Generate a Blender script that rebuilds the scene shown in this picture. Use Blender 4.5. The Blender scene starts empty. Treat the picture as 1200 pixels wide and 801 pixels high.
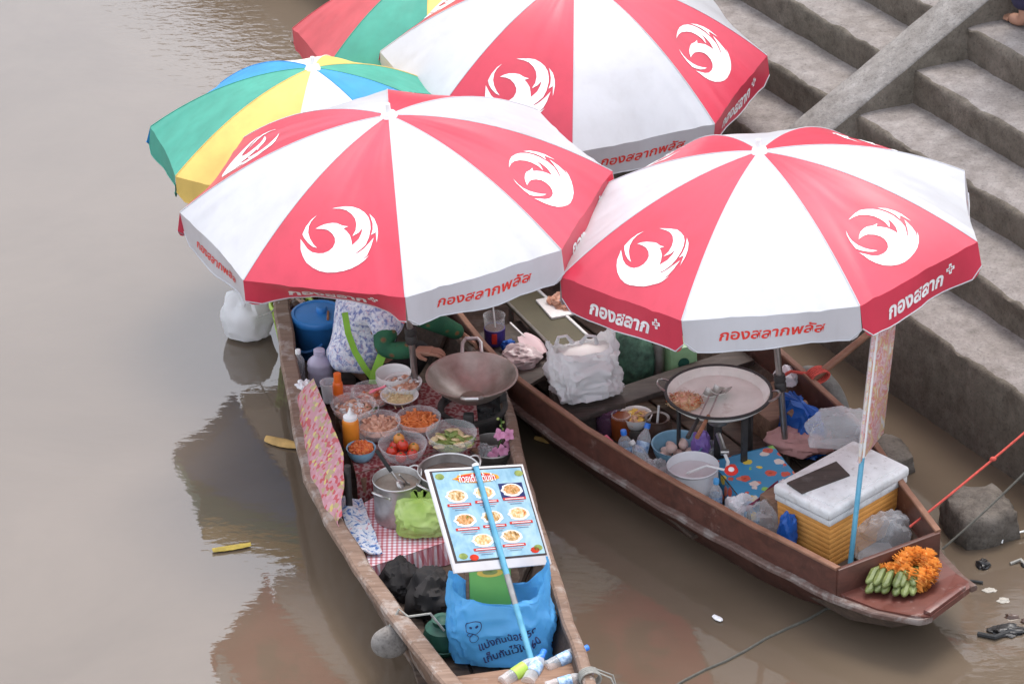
import bpy, bmesh, math, random
import numpy as np
from mathutils import Vector, Matrix, noise as mnoise

scene = bpy.context.scene
col = scene.collection
rnd = random.Random(7)

# ------------------------------------------------------------------ camera
FPX = 4000.0
TH, PH, ZC = math.radians(29.5), math.radians(1.3), 8.9
FW = np.array([0, math.cos(TH), -math.sin(TH)])
_r0 = np.array([1.0, 0, 0]); _u0 = np.array([0, math.sin(TH), math.cos(TH)])
RT = math.cos(PH) * _r0 - math.sin(PH) * _u0
UP = math.sin(PH) * _r0 + math.cos(PH) * _u0
CAM = np.array([0, 0, ZC])
cam_data = bpy.data.cameras.new('camera')
cam_data.sensor_width = 36.0
cam_data.lens = 36.0 * FPX / 1200.0
cam_data.clip_start = 0.1
cam_data.clip_end = 2000
cam = bpy.data.objects.new('camera', cam_data)
col.objects.link(cam)
cam.matrix_world = Matrix((
    (RT[0], UP[0], -FW[0], 0), (RT[1], UP[1], -FW[1], 0),
    (RT[2], UP[2], -FW[2], ZC), (0, 0, 0, 1)))
scene.camera = cam

# ------------------------------------------------------------------ sky, sun, exposure
SUN_EL, SUN_AZ = math.radians(67), math.radians(20)   # azimuth clockwise from +Y
world = bpy.data.worlds.new('World'); scene.world = world; world.use_nodes = True
wn = world.node_tree
bg = wn.nodes['Background']
sky = wn.nodes.new('ShaderNodeTexSky'); sky.sky_type = 'NISHITA'; sky.sun_disc = False
sky.sun_elevation = SUN_EL; sky.sun_rotation = SUN_AZ
sky.dust_density = 4.0; sky.air_density = 1.0; sky.ozone_density = 1.0
hs = wn.nodes.new('ShaderNodeHueSaturation'); hs.inputs['Saturation'].default_value = 0.65
wn.links.new(sky.outputs['Color'], hs.inputs['Color'])
veil = wn.nodes.new('ShaderNodeMix'); veil.data_type = 'RGBA'; veil.inputs[0].default_value = 0.5      # even high haze over the whole sky
veil.inputs[7].default_value = (5.2, 5.4, 5.8, 1)
wn.links.new(hs.outputs['Color'], veil.inputs[6])
wn.links.new(veil.outputs[2], bg.inputs['Color'])
bg.inputs['Strength'].default_value = 0.15
sun_data = bpy.data.lights.new('sun', 'SUN'); sun_data.energy = 0.75; sun_data.angle = math.radians(22)
sun_data.color = (1.0, 0.97, 0.93)
sun = bpy.data.objects.new('sun', sun_data); col.objects.link(sun)
_sd = Vector((math.sin(SUN_AZ) * math.cos(SUN_EL), math.cos(SUN_AZ) * math.cos(SUN_EL), math.sin(SUN_EL)))
sun.rotation_euler = _sd.to_track_quat('Z', 'Y').to_euler(); sun.location = (0, 0, 30)
scene.view_settings.view_transform = 'Standard'
scene.view_settings.look = 'None'
scene.view_settings.exposure = 1.38
scene.view_settings.gamma = 1.0
scene.render.engine = 'CYCLES'
scene.cycles.transparent_max_bounces = 24
scene.cycles.max_bounces = 8

# ------------------------------------------------------------------ measuring helpers
def ray(x, y): return FW + RT * ((x - 600) / FPX) - UP * ((y - 400.5) / FPX)
def at(x, y, z=0.0):
    d = ray(x, y); return CAM + d * ((z - ZC) / d[2])
def ppm(p): return FPX / float(np.dot(np.asarray(p) - CAM, FW))      # pixels per metre at a point
def V(*a): return np.array(a, float)
def unit(v): v = np.asarray(v, float); return v / np.linalg.norm(v)
def nz(p, s=1.0): return mnoise.noise(Vector((p[0] * s, p[1] * s, p[2] * s)))

# ------------------------------------------------------------------ mesh builder
class MB:
    def __init__(self): self.v = []; self.f = []; self.m = []; self.cur = 0
    def add(self, vs, fs):
        o = len(self.v); self.v += [tuple(map(float, p)) for p in vs]
        for f in fs: self.f.append(tuple(i + o for i in f)); self.m.append(self.cur)
        return self
    def obox(self, c, ax, ay, az):
        c, ax, ay, az = map(np.asarray, (c, ax, ay, az)); vs = []
        for i in (-1, 1):
            for j in (-1, 1):
                for k in (-1, 1): vs.append(c + i * ax + j * ay + k * az)
        return self.add(vs, [(0, 1, 3, 2), (4, 6, 7, 5), (0, 4, 5, 1), (2, 3, 7, 6), (0, 2, 6, 4), (1, 5, 7, 3)])
    def rbox(self, c, ax, ay, az, b=0.006, seg=2):
        """box with rounded edges; half-extent vectors"""
        c, ax, ay, az = (np.asarray(q, float) for q in (c, ax, ay, az))
        L = [np.linalg.norm(q) for q in (ax, ay, az)]
        bm = bmesh.new(); bmesh.ops.create_cube(bm, size=2)
        for v in bm.verts: v.co = Vector((v.co[0] * L[0], v.co[1] * L[1], v.co[2] * L[2]))
        bmesh.ops.bevel(bm, geom=list(bm.edges), offset=min(b, 0.49 * 2 * min(L)), segments=seg, affect='EDGES', profile=0.5)
        X, Y, Z = ax / L[0], ay / L[1], az / L[2]
        bm.verts.index_update()
        vs = [c + v.co[0] * X + v.co[1] * Y + v.co[2] * Z for v in bm.verts]
        fs = [tuple(v.index for v in f.verts) for f in bm.faces]; bm.free()
        return self.add(vs, fs)
    def tube(self, pts, r, n=8, cap=True, closed=False):
        pts = [np.asarray(p, float) for p in pts]; N = len(pts)
        if not hasattr(r, '__len__'): r = [r] * N
        up = None; rings = []
        for i, p in enumerate(pts):
            if closed: t = pts[(i + 1) % N] - pts[i - 1]
            else: t = pts[min(i + 1, N - 1)] - pts[max(i - 1, 0)]
            t = t / (np.linalg.norm(t) + 1e-12)
            if up is None:
                h = V(0, 0, 1) if abs(t[2]) < .9 else V(1, 0, 0)
                up = np.cross(np.cross(t, h), t)
            up = up - t * np.dot(up, t); up = up / (np.linalg.norm(up) + 1e-12); sd = np.cross(t, up)
            rings.append([p + r[i] * (math.cos(2 * math.pi * k / n) * up + math.sin(2 * math.pi * k / n) * sd) for k in range(n)])
        vs = [q for rg in rings for q in rg]; fs = []
        for i in range(N if closed else N - 1):
            j = (i + 1) % N
            for k in range(n): fs.append((i * n + k, j * n + k, j * n + (k + 1) % n, i * n + (k + 1) % n))
        if cap and not closed: fs += [tuple(range(n)), tuple((N - 1) * n + k for k in reversed(range(n)))]
        return self.add(vs, fs)
    def lathe(self, prof, c, n=24, axis=(0, 0, 1), wob=0.0, sq=1.0):
        """profile [(r, h)]; closed to the axis where r == 0"""
        a = unit(axis); h = V(1, 0, 0) if abs(a[0]) < .9 else V(0, 1, 0)
        e1 = unit(np.cross(np.cross(a, h), a)); e2 = np.cross(a, e1); c = np.asarray(c, float); vs = []; fs = []
        idx = []
        for (r, z) in prof:
            if r < 1e-6: idx.append([len(vs)]); vs.append(c + a * z)
            else:
                row = []
                for k in range(n):
                    an = 2 * math.pi * k / n; rr = r * (1 + wob * math.sin(3 * an + z * 40))
                    row.append(len(vs)); vs.append(c + a * z + rr * (math.cos(an) * e1 + sq * math.sin(an) * e2))
                idx.append(row)
        for A, B in zip(idx[:-1], idx[1:]):
            if len(A) == 1 and len(B) == 1: continue
            for k in range(n):
                k2 = (k + 1) % n
                if len(A) == 1: fs.append((A[0], B[k2], B[k]))
                elif len(B) == 1: fs.append((A[k], A[k2], B[0]))
                else: fs.append((A[k], A[k2], B[k2], B[k]))
        return self.add(vs, fs)
    def ball(self, c, r, s=(1, 1, 1), n=10, m=6, dis=0.0, fr=8.0, ax=None):
        X, Y, Z = ax if ax else (V(1, 0, 0), V(0, 1, 0), V(0, 0, 1)); c = np.asarray(c, float)
        vs = [c + Z * r * s[2]]; fs = []
        for i in range(1, m):
            t = math.pi * i / m
            for k in range(n):
                an = 2 * math.pi * k / n; d = V(math.sin(t) * math.cos(an), math.sin(t) * math.sin(an), math.cos(t))
                q = r
                if dis: q = r * (1 + dis * nz(d * r * fr + c * 3))
                vs.append(c + q * (d[0] * s[0] * X + d[1] * s[1] * Y + d[2] * s[2] * Z))
        vs.append(c - Z * r * s[2]); L = len(vs) - 1
        for k in range(n): fs.append((0, 1 + k, 1 + (k + 1) % n))
        for i in range(m - 2):
            for k in range(n):
                a = 1 + i * n + k; b = 1 + i * n + (k + 1) % n; fs.append((a, a + n, b + n, b))
        for k in range(n): fs.append((L, 1 + (m - 2) * n + (k + 1) % n, 1 + (m - 2) * n + k))
        return self.add(vs, fs)
    def grid(self, fn, nu, nv):
        vs = [fn(i / nu, j / nv) for j in range(nv + 1) for i in range(nu + 1)]
        fs = [(j * (nu + 1) + i, j * (nu + 1) + i + 1, (j + 1) * (nu + 1) + i + 1, (j + 1) * (nu + 1) + i) for j in range(nv) for i in range(nu)]
        return self.add(vs, fs)
    def sheet(self, fn, nu, nv, th=0.004):
        """grid with a thickness"""
        P = np.array([[fn(i / nu, j / nv) for i in range(nu + 1)] for j in range(nv + 1)])
        du = np.gradient(P, axis=1); dv = np.gradient(P, axis=0); N = np.cross(du, dv)
        N /= (np.linalg.norm(N, axis=2, keepdims=True) + 1e-12)
        A = (P + N * th / 2).reshape(-1, 3); B = (P - N * th / 2).reshape(-1, 3); w = nu + 1; K = len(A); fs = []
        for j in range(nv):
            for i in range(nu):
                a = j * w + i; fs.append((a, a + 1, a + w + 1, a + w)); fs.append((K + a, K + a + w, K + a + w + 1, K + a + 1))
        for i in range(nu):
            a = i; fs.append((a, K + a, K + a + 1, a + 1)); a = nv * w + i; fs.append((a, a + 1, K + a + 1, K + a))
        for j in range(nv):
            a = j * w; fs.append((a, a + w, K + a + w, K + a)); a = j * w + nu; fs.append((a, K + a, K + a + w, a + w))
        return self.add(list(A) + list(B), fs)
    def build(self, name, mats, parent=None, smooth=True, origin=None, kind=None, label=None, ang=40):
        o = (0, 0, 0)
        if parent is not None:
            q = parent; o = np.zeros(3)
            while q is not None: o = o + np.array(q.location); q = q.parent
        elif origin is not None: o = np.asarray(origin, float)
        me = bpy.data.meshes.new(name)
        me.from_pydata([(p[0] - o[0], p[1] - o[1], p[2] - o[2]) for p in self.v], [], self.f)
        if not isinstance(mats, (list, tuple)): mats = [mats]
        for m in mats: me.materials.append(M[m] if isinstance(m, str) else m)
        if len(mats) > 1: me.polygons.foreach_set('material_index', self.m)
        bm = bmesh.new(); bm.from_mesh(me)
        bmesh.ops.recalc_face_normals(bm, faces=bm.faces); bm.to_mesh(me); bm.free()
        if smooth:
            me.polygons.foreach_set('use_smooth', [True] * len(me.polygons))
            me.set_sharp_from_angle(angle=math.radians(ang))
        me.update()
        ob = bpy.data.objects.new(name, me); col.objects.link(ob)
        if parent is not None: ob.parent = parent
        elif origin is not None: ob.location = o
        if kind: ob['kind'] = kind
        if label: ob['label'] = label
        return ob

def tag(o, label=None, cat=None, group=None, kind=None):
    if label: o['label'] = label
    if cat: o['category'] = cat
    if group: o['group'] = group
    if kind: o['kind'] = kind
    return o
def thing(name, label, cat, loc, group=None):
    o = bpy.data.objects.new(name, None); col.objects.link(o); o.location = [float(q) for q in loc]
    o.empty_display_size = .1
    return tag(o, label, cat, group)
def single(name, mb, mats, label, cat, group=None, smooth=True, origin=None, ang=40):
    if origin is None:
        a = np.array(mb.v); origin = V(a[:, 0].mean(), a[:, 1].mean(), a[:, 2].min())
    return tag(mb.build(name, mats, None, smooth, origin, ang=ang), label, cat, group)
def copy_tree(o, parent=None):
    c = o.copy(); col.objects.link(c); c.parent = parent
    for ch in list(o.children): copy_tree(ch, c)
    return c

# ------------------------------------------------------------------ materials
M = {}
def newmat(name):
    m = bpy.data.materials.new(name); m.use_nodes = True; nt = m.node_tree; M[name] = m
    return m, nt, nt.nodes['Principled BSDF']
def N(nt, t, **kw):
    n = nt.nodes.new(t)
    for k, v in kw.items():
        if k in n.inputs: n.inputs[k].default_value = v
        else: setattr(n, k, v)
    return n
def coords(nt, sc=(1, 1, 1), rot=(0, 0, 0), kind='Object'):
    tc = nt.nodes.new('ShaderNodeTexCoord'); mp = nt.nodes.new('ShaderNodeMapping')
    mp.inputs['Scale'].default_value = sc; mp.inputs['Rotation'].default_value = rot
    nt.links.new(tc.outputs[kind], mp.inputs['Vector']); return mp.outputs['Vector']
def noise(nt, vec, scale, detail=4, rough=.55, dist=0):
    n = N(nt, 'ShaderNodeTexNoise', Scale=scale, Detail=detail, Roughness=rough, Distortion=dist)
    nt.links.new(vec, n.inputs['Vector']); return n.outputs['Fac']
def ramp(nt, fac, stops, interp='LINEAR'):
    r = nt.nodes.new('ShaderNodeValToRGB'); cr = r.color_ramp; cr.interpolation = interp
    while len(cr.elements) < len(stops): cr.elements.new(0.5)
    for e, (p, c) in zip(cr.elements, stops): e.position = p; e.color = (*c, 1) if len(c) == 3 else c
    nt.links.new(fac, r.inputs['Fac']); return r.outputs['Color']
def mix(nt, fac, a, b, mode='MIX'):
    m = nt.nodes.new('ShaderNodeMix'); m.data_type = 'RGBA'; m.blend_type = mode
    for s, v in ((m.inputs[0], fac), (m.inputs[6], a), (m.inputs[7], b)):
        if isinstance(v, (int, float)): s.default_value = v
        elif isinstance(v, tuple): s.default_value = (*v, 1) if len(v) == 3 else v
        else: nt.links.new(v, s)
    return m.outputs[2]
def bump(nt, bs, h, strength=.3, dist=.01):
    b = N(nt, 'ShaderNodeBump', Strength=strength, Distance=dist); nt.links.new(h, b.inputs['Height'])
    nt.links.new(b.outputs['Normal'], bs.inputs['Normal'])
def pm(name, c, rough=.5, var=.12, scale=14, metal=0, spec=.5, bmp=0, bscale=60, c2=None, transl=0, alpha=1, trans=0, coat=0, ior=None):
    m, nt, bs = newmat(name); v = coords(nt)
    lo = tuple(x * (1 - var) for x in c); hi = c2 if c2 else tuple(min(1, x * (1 + var)) for x in c)
    f = noise(nt, v, scale)
    nt.links.new(ramp(nt, f, [(.3, lo), (.7, hi)]), bs.inputs['Base Color'])
    bs.inputs['Roughness'].default_value = rough; bs.inputs['Metallic'].default_value = metal
    bs.inputs['Specular IOR Level'].default_value = spec
    if ior: bs.inputs['IOR'].default_value = ior
    if coat: bs.inputs['Coat Weight'].default_value = coat; bs.inputs['Coat Roughness'].default_value = .25
    if trans: bs.inputs['Transmission Weight'].default_value = trans
    if bmp: bump(nt, bs, noise(nt, v, bscale, 5), bmp, .01)
    out = nt.nodes['Material Output']; sh = bs.outputs[0]
    if transl:
        t = N(nt, 'ShaderNodeBsdfTranslucent'); t.inputs['Color'].default_value = (*hi, 1)
        mx = N(nt, 'ShaderNodeMixShader'); mx.inputs[0].default_value = transl
        nt.links.new(sh, mx.inputs[1]); nt.links.new(t.outputs[0], mx.inputs[2]); sh = mx.outputs[0]
    if alpha < 1:
        t = N(nt, 'ShaderNodeBsdfTransparent'); fr = N(nt, 'ShaderNodeLayerWeight', Blend=.35)
        ad = N(nt, 'ShaderNodeMath', operation='MULTIPLY_ADD'); ad.inputs[1].default_value = 1 - alpha if alpha > .5 else .38; ad.inputs[2].default_value = alpha
        ad.use_clamp = True
        nt.links.new(fr.outputs['Facing'], ad.inputs[0])
        mx = N(nt, 'ShaderNodeMixShader'); nt.links.new(ad.outputs[0], mx.inputs[0])
        nt.links.new(t.outputs[0], mx.inputs[1]); nt.links.new(sh, mx.inputs[2]); sh = mx.outputs[0]
    nt.links.new(sh, out.inputs['Surface']); return m
def wood(name, c1, c2, c3=None, rough=.6, sc=(3, 40, 40), rot=(0, 0, 0), wear=.5, bmp=.25, coat=0, worn=.62):
    m, nt, bs = newmat(name); v = coords(nt, sc, rot); v2 = coords(nt)
    g = noise(nt, v, 1.0, 6, .6, .6)
    c = ramp(nt, g, [(.3, c1), (.7, c2)])
    if c3:
        w = noise(nt, v2, 9, 8, .7, .3)
        wr = ramp(nt, w, [(worn - .04, (0, 0, 0)), (worn + .06, (wear, wear, wear))])
        c = mix(nt, wr, c, c3)
    nt.links.new(c, bs.inputs['Base Color'])
    rr = ramp(nt, noise(nt, v2, 5), [(.3, (rough - .12,) * 3), (.7, (min(1, rough + .12),) * 3)])
    nt.links.new(rr, bs.inputs['Roughness'])
    if coat: bs.inputs['Coat Weight'].default_value = coat; bs.inputs['Coat Roughness'].default_value = .3
    bump(nt, bs, g, bmp, .004); return m

# ------------------------------------------------------------------ material set
pm('red_vinyl', (.61, .040, .078), .44, .10, 3, spec=.5, transl=.20, coat=.35, bmp=.10, bscale=7)
pm('red_print', (.62, .03, .02), .5, .05)
pm('white_vinyl', (.60, .605, .63), .36, .06, 3, spec=.5, transl=.24, coat=.3, bmp=.10, bscale=7)
pm('white_print', (.74, .73, .72), .5, .16, 28)
pm('green_nylon', (.055, .32, .235), .6, .1, 8, transl=.15)
pm('yellow_nylon', (.72, .50, .13), .6, .1, 8, transl=.15)
pm('cream_nylon', (.78, .70, .62), .6, .06, 8, transl=.15)
pm('blue_nylon', (.03, .27, .60), .6, .1, 8, transl=.15)
pm('coral_nylon', (.52, .075, .085), .6, .1, 8, transl=.15)
pm('white_plastic', (.75, .75, .73), .35, .05)
pm('steel', (.42, .40, .38), .32, .15, 30, metal=.9)
pm('dull_steel', (.30, .28, .26), .45, .25, 18, metal=.8)
pm('aluminium', (.52, .50, .48), .38, .15, 22, metal=.85)
pm('dark_iron', (.035, .032, .030), .55, .35, 20, bmp=.2)
pm('black_rubber', (.022, .022, .022), .8, .3, 25)

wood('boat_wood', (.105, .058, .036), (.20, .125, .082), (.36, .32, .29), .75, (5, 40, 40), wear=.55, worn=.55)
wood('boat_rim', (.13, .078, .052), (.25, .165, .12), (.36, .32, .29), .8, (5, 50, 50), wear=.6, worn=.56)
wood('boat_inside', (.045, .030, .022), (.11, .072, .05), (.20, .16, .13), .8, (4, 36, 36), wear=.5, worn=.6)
wood('red_boat', (.060, .023, .016), (.115, .042, .029), (.28, .20, .17), .5, (4, 22, 22), wear=.5, bmp=.12, coat=.12, worn=.64)
wood('red_boat_deck', (.085, .026, .019), (.145, .045, .033), (.42, .36, .33), .42, (5, 18, 18), wear=.45, bmp=.12, coat=.15, worn=.62)
wood('rub_rail', (.085, .045, .034), (.15, .095, .078), (.26, .23, .21), .8, (5, 50, 50), wear=.6, worn=.56)
wood('dark_plank', (.030, .022, .018), (.075, .055, .045), (.14, .12, .11), .7, (4, 40, 40), wear=.4)
wood('plank_wood', (.15, .08, .05), (.28, .165, .105), (.34, .27, .23), .75, (4, 45, 45), wear=.5)
wood('stick_wood', (.16, .070, .040), (.28, .14, .085), None, .6, (8, 8, 40))
wood('handle_wood', (.22, .085, .035), (.34, .15, .07), None, .5, (20, 20, 6))

def grime(name, amount, tint):
    nt = M[name].node_tree; bs = nt.nodes['Principled BSDF']; c = bs.inputs['Base Color'].links[0].from_socket; v = coords(nt)
    f = noise(nt, v, 1.7, 9, .68, .5); g = noise(nt, v, 34, 5, .7); w = noise(nt, coords(nt, (14, 14, 2)), 1, 4, .6)
    c2 = mix(nt, ramp(nt, f, [(.46, (0, 0, 0)), (.72, (amount,) * 3)]), c, tint, 'MULTIPLY')
    c2 = mix(nt, ramp(nt, g, [(.64, (0, 0, 0)), (.72, (amount * .7,) * 3)]), c2, tint, 'MULTIPLY')
    c2 = mix(nt, ramp(nt, w, [(.5, (0, 0, 0)), (.7, (amount * .5,) * 3)]), c2, tint, 'MULTIPLY')
    nt.links.new(c2, bs.inputs['Base Color'])
grime('white_vinyl', .55, (.80, .78, .76)); grime('red_vinyl', .6, (.80, .72, .72)); grime('white_print', .8, (.84, .78, .78))
for n_ in ('green_nylon', 'yellow_nylon', 'cream_nylon', 'blue_nylon', 'coral_nylon'): grime(n_, .6, (.82, .80, .78))
def water_material():
    m, nt, bs = newmat('muddy_water'); v = coords(nt, (1, 1, 1)); v2 = coords(nt, (1.0, 2.2, 1.0), (0, 0, .35))
    c = ramp(nt, noise(nt, v, .7, 5, .6, .4), [(.3, (.104, .077, .053)), (.7, (.136, .103, .074))])
    nt.links.new(c, bs.inputs['Base Color'])
    bs.inputs['Roughness'].default_value = .006; bs.inputs['IOR'].default_value = 1.5
    bs.inputs['Specular IOR Level'].default_value = 1.0
    a = noise(nt, v2, 1.6, 2, .5, .3); b = noise(nt, v2, 9, 3, .5, .4); k = noise(nt, v, .35, 2)
    s = N(nt, 'ShaderNodeMath', operation='MULTIPLY'); nt.links.new(b, s.inputs[0])
    kr = ramp(nt, k, [(.35, (.03,) * 3), (.70, (.27,) * 3)]); nt.links.new(kr, s.inputs[1])
    t = N(nt, 'ShaderNodeMath', operation='MULTIPLY_ADD'); nt.links.new(a, t.inputs[0]); t.inputs[1].default_value = .12; nt.links.new(s.outputs[0], t.inputs[2])
    bump(nt, bs, t.outputs[0], .10, .05)
water_material()
def concrete_material(name, tread, dark, light, moss, wet=False):
    m, nt, bs = newmat(name); v = coords(nt)
    big = noise(nt, v, 1.6, 6, .62, .3); mid = noise(nt, v, 9, 8, .65); fine = noise(nt, v, 70, 4, .7)
    c = ramp(nt, mid, [(.28, dark), (.5, tread), (.75, light)])
    c = mix(nt, ramp(nt, big, [(.45, (0, 0, 0)), (.75, (.55,) * 3)]), c, moss)
    sp = ramp(nt, fine, [(.34, (.30,) * 3), (.46, (.95,) * 3), (.66, (1.0,) * 3), (.74, (1.35,) * 3)])
    c = mix(nt, .5, c, sp, 'MULTIPLY')
    st_ = noise(nt, v, 24, 6, .7, .4)
    c = mix(nt, .45, c, ramp(nt, st_, [(.34, (.55,) * 3), (.52, (1,) * 3), (.7, (1.15,) * 3)]), 'MULTIPLY')
    nt.links.new(c, bs.inputs['Base Color'])
    bs.inputs['Roughness'].default_value = .82; bs.inputs['Specular IOR Level'].default_value = .3
    h = N(nt, 'ShaderNodeMath', operation='ADD'); nt.links.new(mid, h.inputs[0]); nt.links.new(fine, h.inputs[1])
    bump(nt, bs, h.outputs[0], .5, .012)
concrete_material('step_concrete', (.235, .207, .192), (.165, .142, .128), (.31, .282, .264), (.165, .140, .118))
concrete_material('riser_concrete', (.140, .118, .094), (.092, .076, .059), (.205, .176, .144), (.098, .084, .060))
concrete_material('beam_concrete', (.24, .222, .205), (.17, .152, .138), (.34, .32, .30), (.16, .14, .12))
concrete_material('rock', (.13, .110, .092), (.05, .04, .034), (.17, .15, .13), (.045, .040, .028))
concrete_material('paving', (.25, .24, .22), (.2, .19, .17), (.3, .29, .27), (.2, .18, .16))
pm('plaster', (.42, .38, .33), .85, .15, 3); pm('roof_tile', (.13, .075, .06), .8, .2, 8); pm('dark_glass', (.03, .035, .04), .1, .1)
pm('shutter_wood', (.09, .06, .045), .7, .2, 9)

# ------------------------------------------------------------------ water
mb = MB(); R_ = 600
xs = [-R_, -60, -12, -4, 4, 12, 60, R_]; ys = [-R_ * .2, 0, 8, 12, 16, 20, 30, 80, R_]
mb.add([(x, y, 0) for y in ys for x in xs], [(j * 8 + i, j * 8 + i + 1, (j + 1) * 8 + i + 1, (j + 1) * 8 + i) for j in range(len(ys) - 1) for i in range(7)])
tag(mb.build('canal_water', 'muddy_water', smooth=False), kind='structure')

# ------------------------------------------------------------------ concrete steps on the bank
SD = unit(V(.51, -.86, 0)); SN = V(-SD[1], SD[0], 0)          # along the steps, and up the bank
OFF = [9.37, 9.70, 10.05, 10.37, 10.68, 11.0, 11.33, 11.65, 11.98]
ZT = [.5, .7, .9, 1.1, 1.3, 1.5, 1.7, 1.9, 2.1]
steps = bpy.data.objects.new('concrete_steps', None); col.objects.link(steps); tag(steps, kind='structure')
def on_bank(s, n, z): return SD * s + SN * n + V(0, 0, z)
_s0 = float(np.dot(at(1100, 300, .8), SD))
SFAR, SNEAR = _s0 - 26, _s0 + 7
def build_step(i):
    n0, z1 = OFF[i], ZT[i]; z0 = ZT[i - 1] - .02 if i else -1.2
    n1 = (OFF[i + 1] if i + 1 < len(OFF) else OFF[i] + .5) + .03
    sv = list(np.linspace(SFAR, _s0 - 6, 24)) + list(np.linspace(_s0 - 6, SNEAR - 3, 330))[1:] + [SNEAR]
    zr = np.linspace(z0, z1 - .035, 7 if i else 14)
    prof = [(n0 + .012 * (z1 - z) / max(.2, z1 - z0), z, 1) for z in zr] + [(n0 + .006, z1 - .015, 1), (n0 + .02, z1 - .004, 0)] + [(n0 + .045, z1, 0)] + [(n, z1 + .004, 0) for n in np.linspace(n0 + .09, n1, 6)]
    tr, ri = MB(), MB(); K = len(prof)
    pts = []
    for s in sv:
        for (n, z, w) in prof:
            p = on_bank(s, n, z); e = max(0, 1 - abs(z - z1) / .05) * max(0, 1 - (n - n0) / .12)
            a = .010 * nz(p, 5) + .008 * nz(p, 14) + e * (.020 * nz(p + V(3, 1, 0), 4) + .022 * nz(p, 11) + .012 * nz(p, 26))
            pts.append(p + SN * (a + max(0, nz(p, 7) - .35) * .05 * e) + V(0, 0, -.5 * abs(a) * e + .004 * nz(p, 3)))
    nr = sum(1 for q in prof if q[2]) - 1
    for m_, lo, hi in ((ri, 0, nr + 1), (tr, nr + 1, K - 1)):
        m_.add(pts, [(j * K + k, (j + 1) * K + k, (j + 1) * K + k + 1, j * K + k + 1) for j in range(len(sv) - 1) for k in range(lo, hi)])
    full = MB(); full.v = ri.v; full.f = ri.f + tr.f; full.m = [0] * len(ri.f) + [1] * len(tr.f)
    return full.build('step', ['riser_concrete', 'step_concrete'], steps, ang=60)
for i in range(len(OFF)): build_step(i)
# sloping stringer laid over the steps
b3, b5 = at(1010, 133, .9), at(1131, 32, 1.3)
bd = unit(b5 - b3); bw = SD * -.25
def beam_fn():
    mb = MB(); L0, L1, K = -1.1, 4.6, 60; vs = []
    for j in range(K + 1):
        p = b3 + bd * (L0 + (L1 - L0) * j / K); t = .055
        for (a, z) in ((0, -.5), (0, t - .012), (.03, t), (.5, t + .004), (.97, t), (1, t - .012), (1, -.5)):
            q = p + bw * a + V(0, 0, z); vs.append(q + V(0, 0, .004) * nz(q, 9) + SD * .006 * nz(q, 7))
    mb.add(vs, [(j * 7 + k, (j + 1) * 7 + k, (j + 1) * 7 + k + 1, j * 7 + k + 1) for j in range(K) for k in range(6)])
    for j in range(K):
        for k in range(6): mb.m[j * 6 + k] = 1 if k in (0, 5) else 0
    return mb
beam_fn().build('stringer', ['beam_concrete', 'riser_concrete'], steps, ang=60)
# paved ground above the steps
mb = MB(); q = lambda s, n: on_bank(s, n, 2.098)
mb.add([q(SFAR - 300, 12.4), q(SNEAR + 300, 12.4), q(SNEAR + 300, 500), q(SFAR - 300, 500)], [(0, 1, 2, 3)])
tag(mb.build('bank_pavement', 'paving', smooth=False), kind='structure')
mb = MB()
mb.add([on_bank(SFAR - 300, 9.6, -1), on_bank(SFAR + .1, 9.6, -1), on_bank(SFAR + .1, 12.45, 2.09), on_bank(SFAR - 300, 12.45, 2.09)], [(0, 1, 2, 3)])
tag(mb.build('bank_slope', 'riser_concrete', smooth=False), kind='structure')

# market houses behind the steps (out of frame, but mirrored in the canal)
def house(s0, s1, n0, n1, h, label, floors, nwin):
    t = thing('shop_house', label, 'building', on_bank((s0 + s1) / 2, (n0 + n1) / 2, 2.1), 'shop houses along the bank')
    c = on_bank((s0 + s1) / 2, (n0 + n1) / 2, 0); hs_, hn = (s1 - s0) / 2, (n1 - n0) / 2
    MB().obox(c + V(0, 0, (2.1 + h) / 2), SD * hs_, SN * hn, V(0, 0, (h - 2.1) / 2)).build('wall', 'plaster', t, smooth=False)
    mb = MB(); e = .7; ridge = h + 1.6
    A = [c + SD * sgn * (hs_ + .4) + SN * k + V(0, 0, z) for sgn in (-1, 1) for (k, z) in ((-hn - e, h - .25), (0, ridge), (hn + e, h - .25), (0, ridge - .15))]
    mb.add(A, [(0, 4, 5, 1), (1, 5, 6, 2), (0, 3, 7, 4), (3, 2, 6, 7), (0, 1, 3), (1, 2, 3), (4, 7, 5), (5, 7, 6)])
    mb.build('roof', 'roof_tile', t, smooth=False)
    for f in range(floors):
        zc = 2.1 + (f + .52) * (h - 2.1) / floors
        for k in range(nwin):
            p = on_bank(s0 + (k + .5) * (s1 - s0) / nwin, n0 - .02, zc)
            w = MB().rbox(p, SD * .62, SN * .05, V(0, 0, .75), .02, 1).build('window', 'shutter_wood', t)
            MB().obox(p - SN * .055, SD * .5, SN * .012, V(0, 0, .63)).build('pane', 'dark_glass', w, smooth=False)
def sof(x, y): return float(np.dot(V(x, y, 0), SD))
house(sof(-16, 66), sof(-1.9, 37.8), 18.0, 25, 9.3, 'long low plastered shop house with tiled roof above the bank', 2, 12)
house(sof(-1.8, 37.6), sof(2.0, 30.6), 17.5, 25, 14.2, 'tall narrow plastered shop house above the concrete steps', 3, 3)

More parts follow.
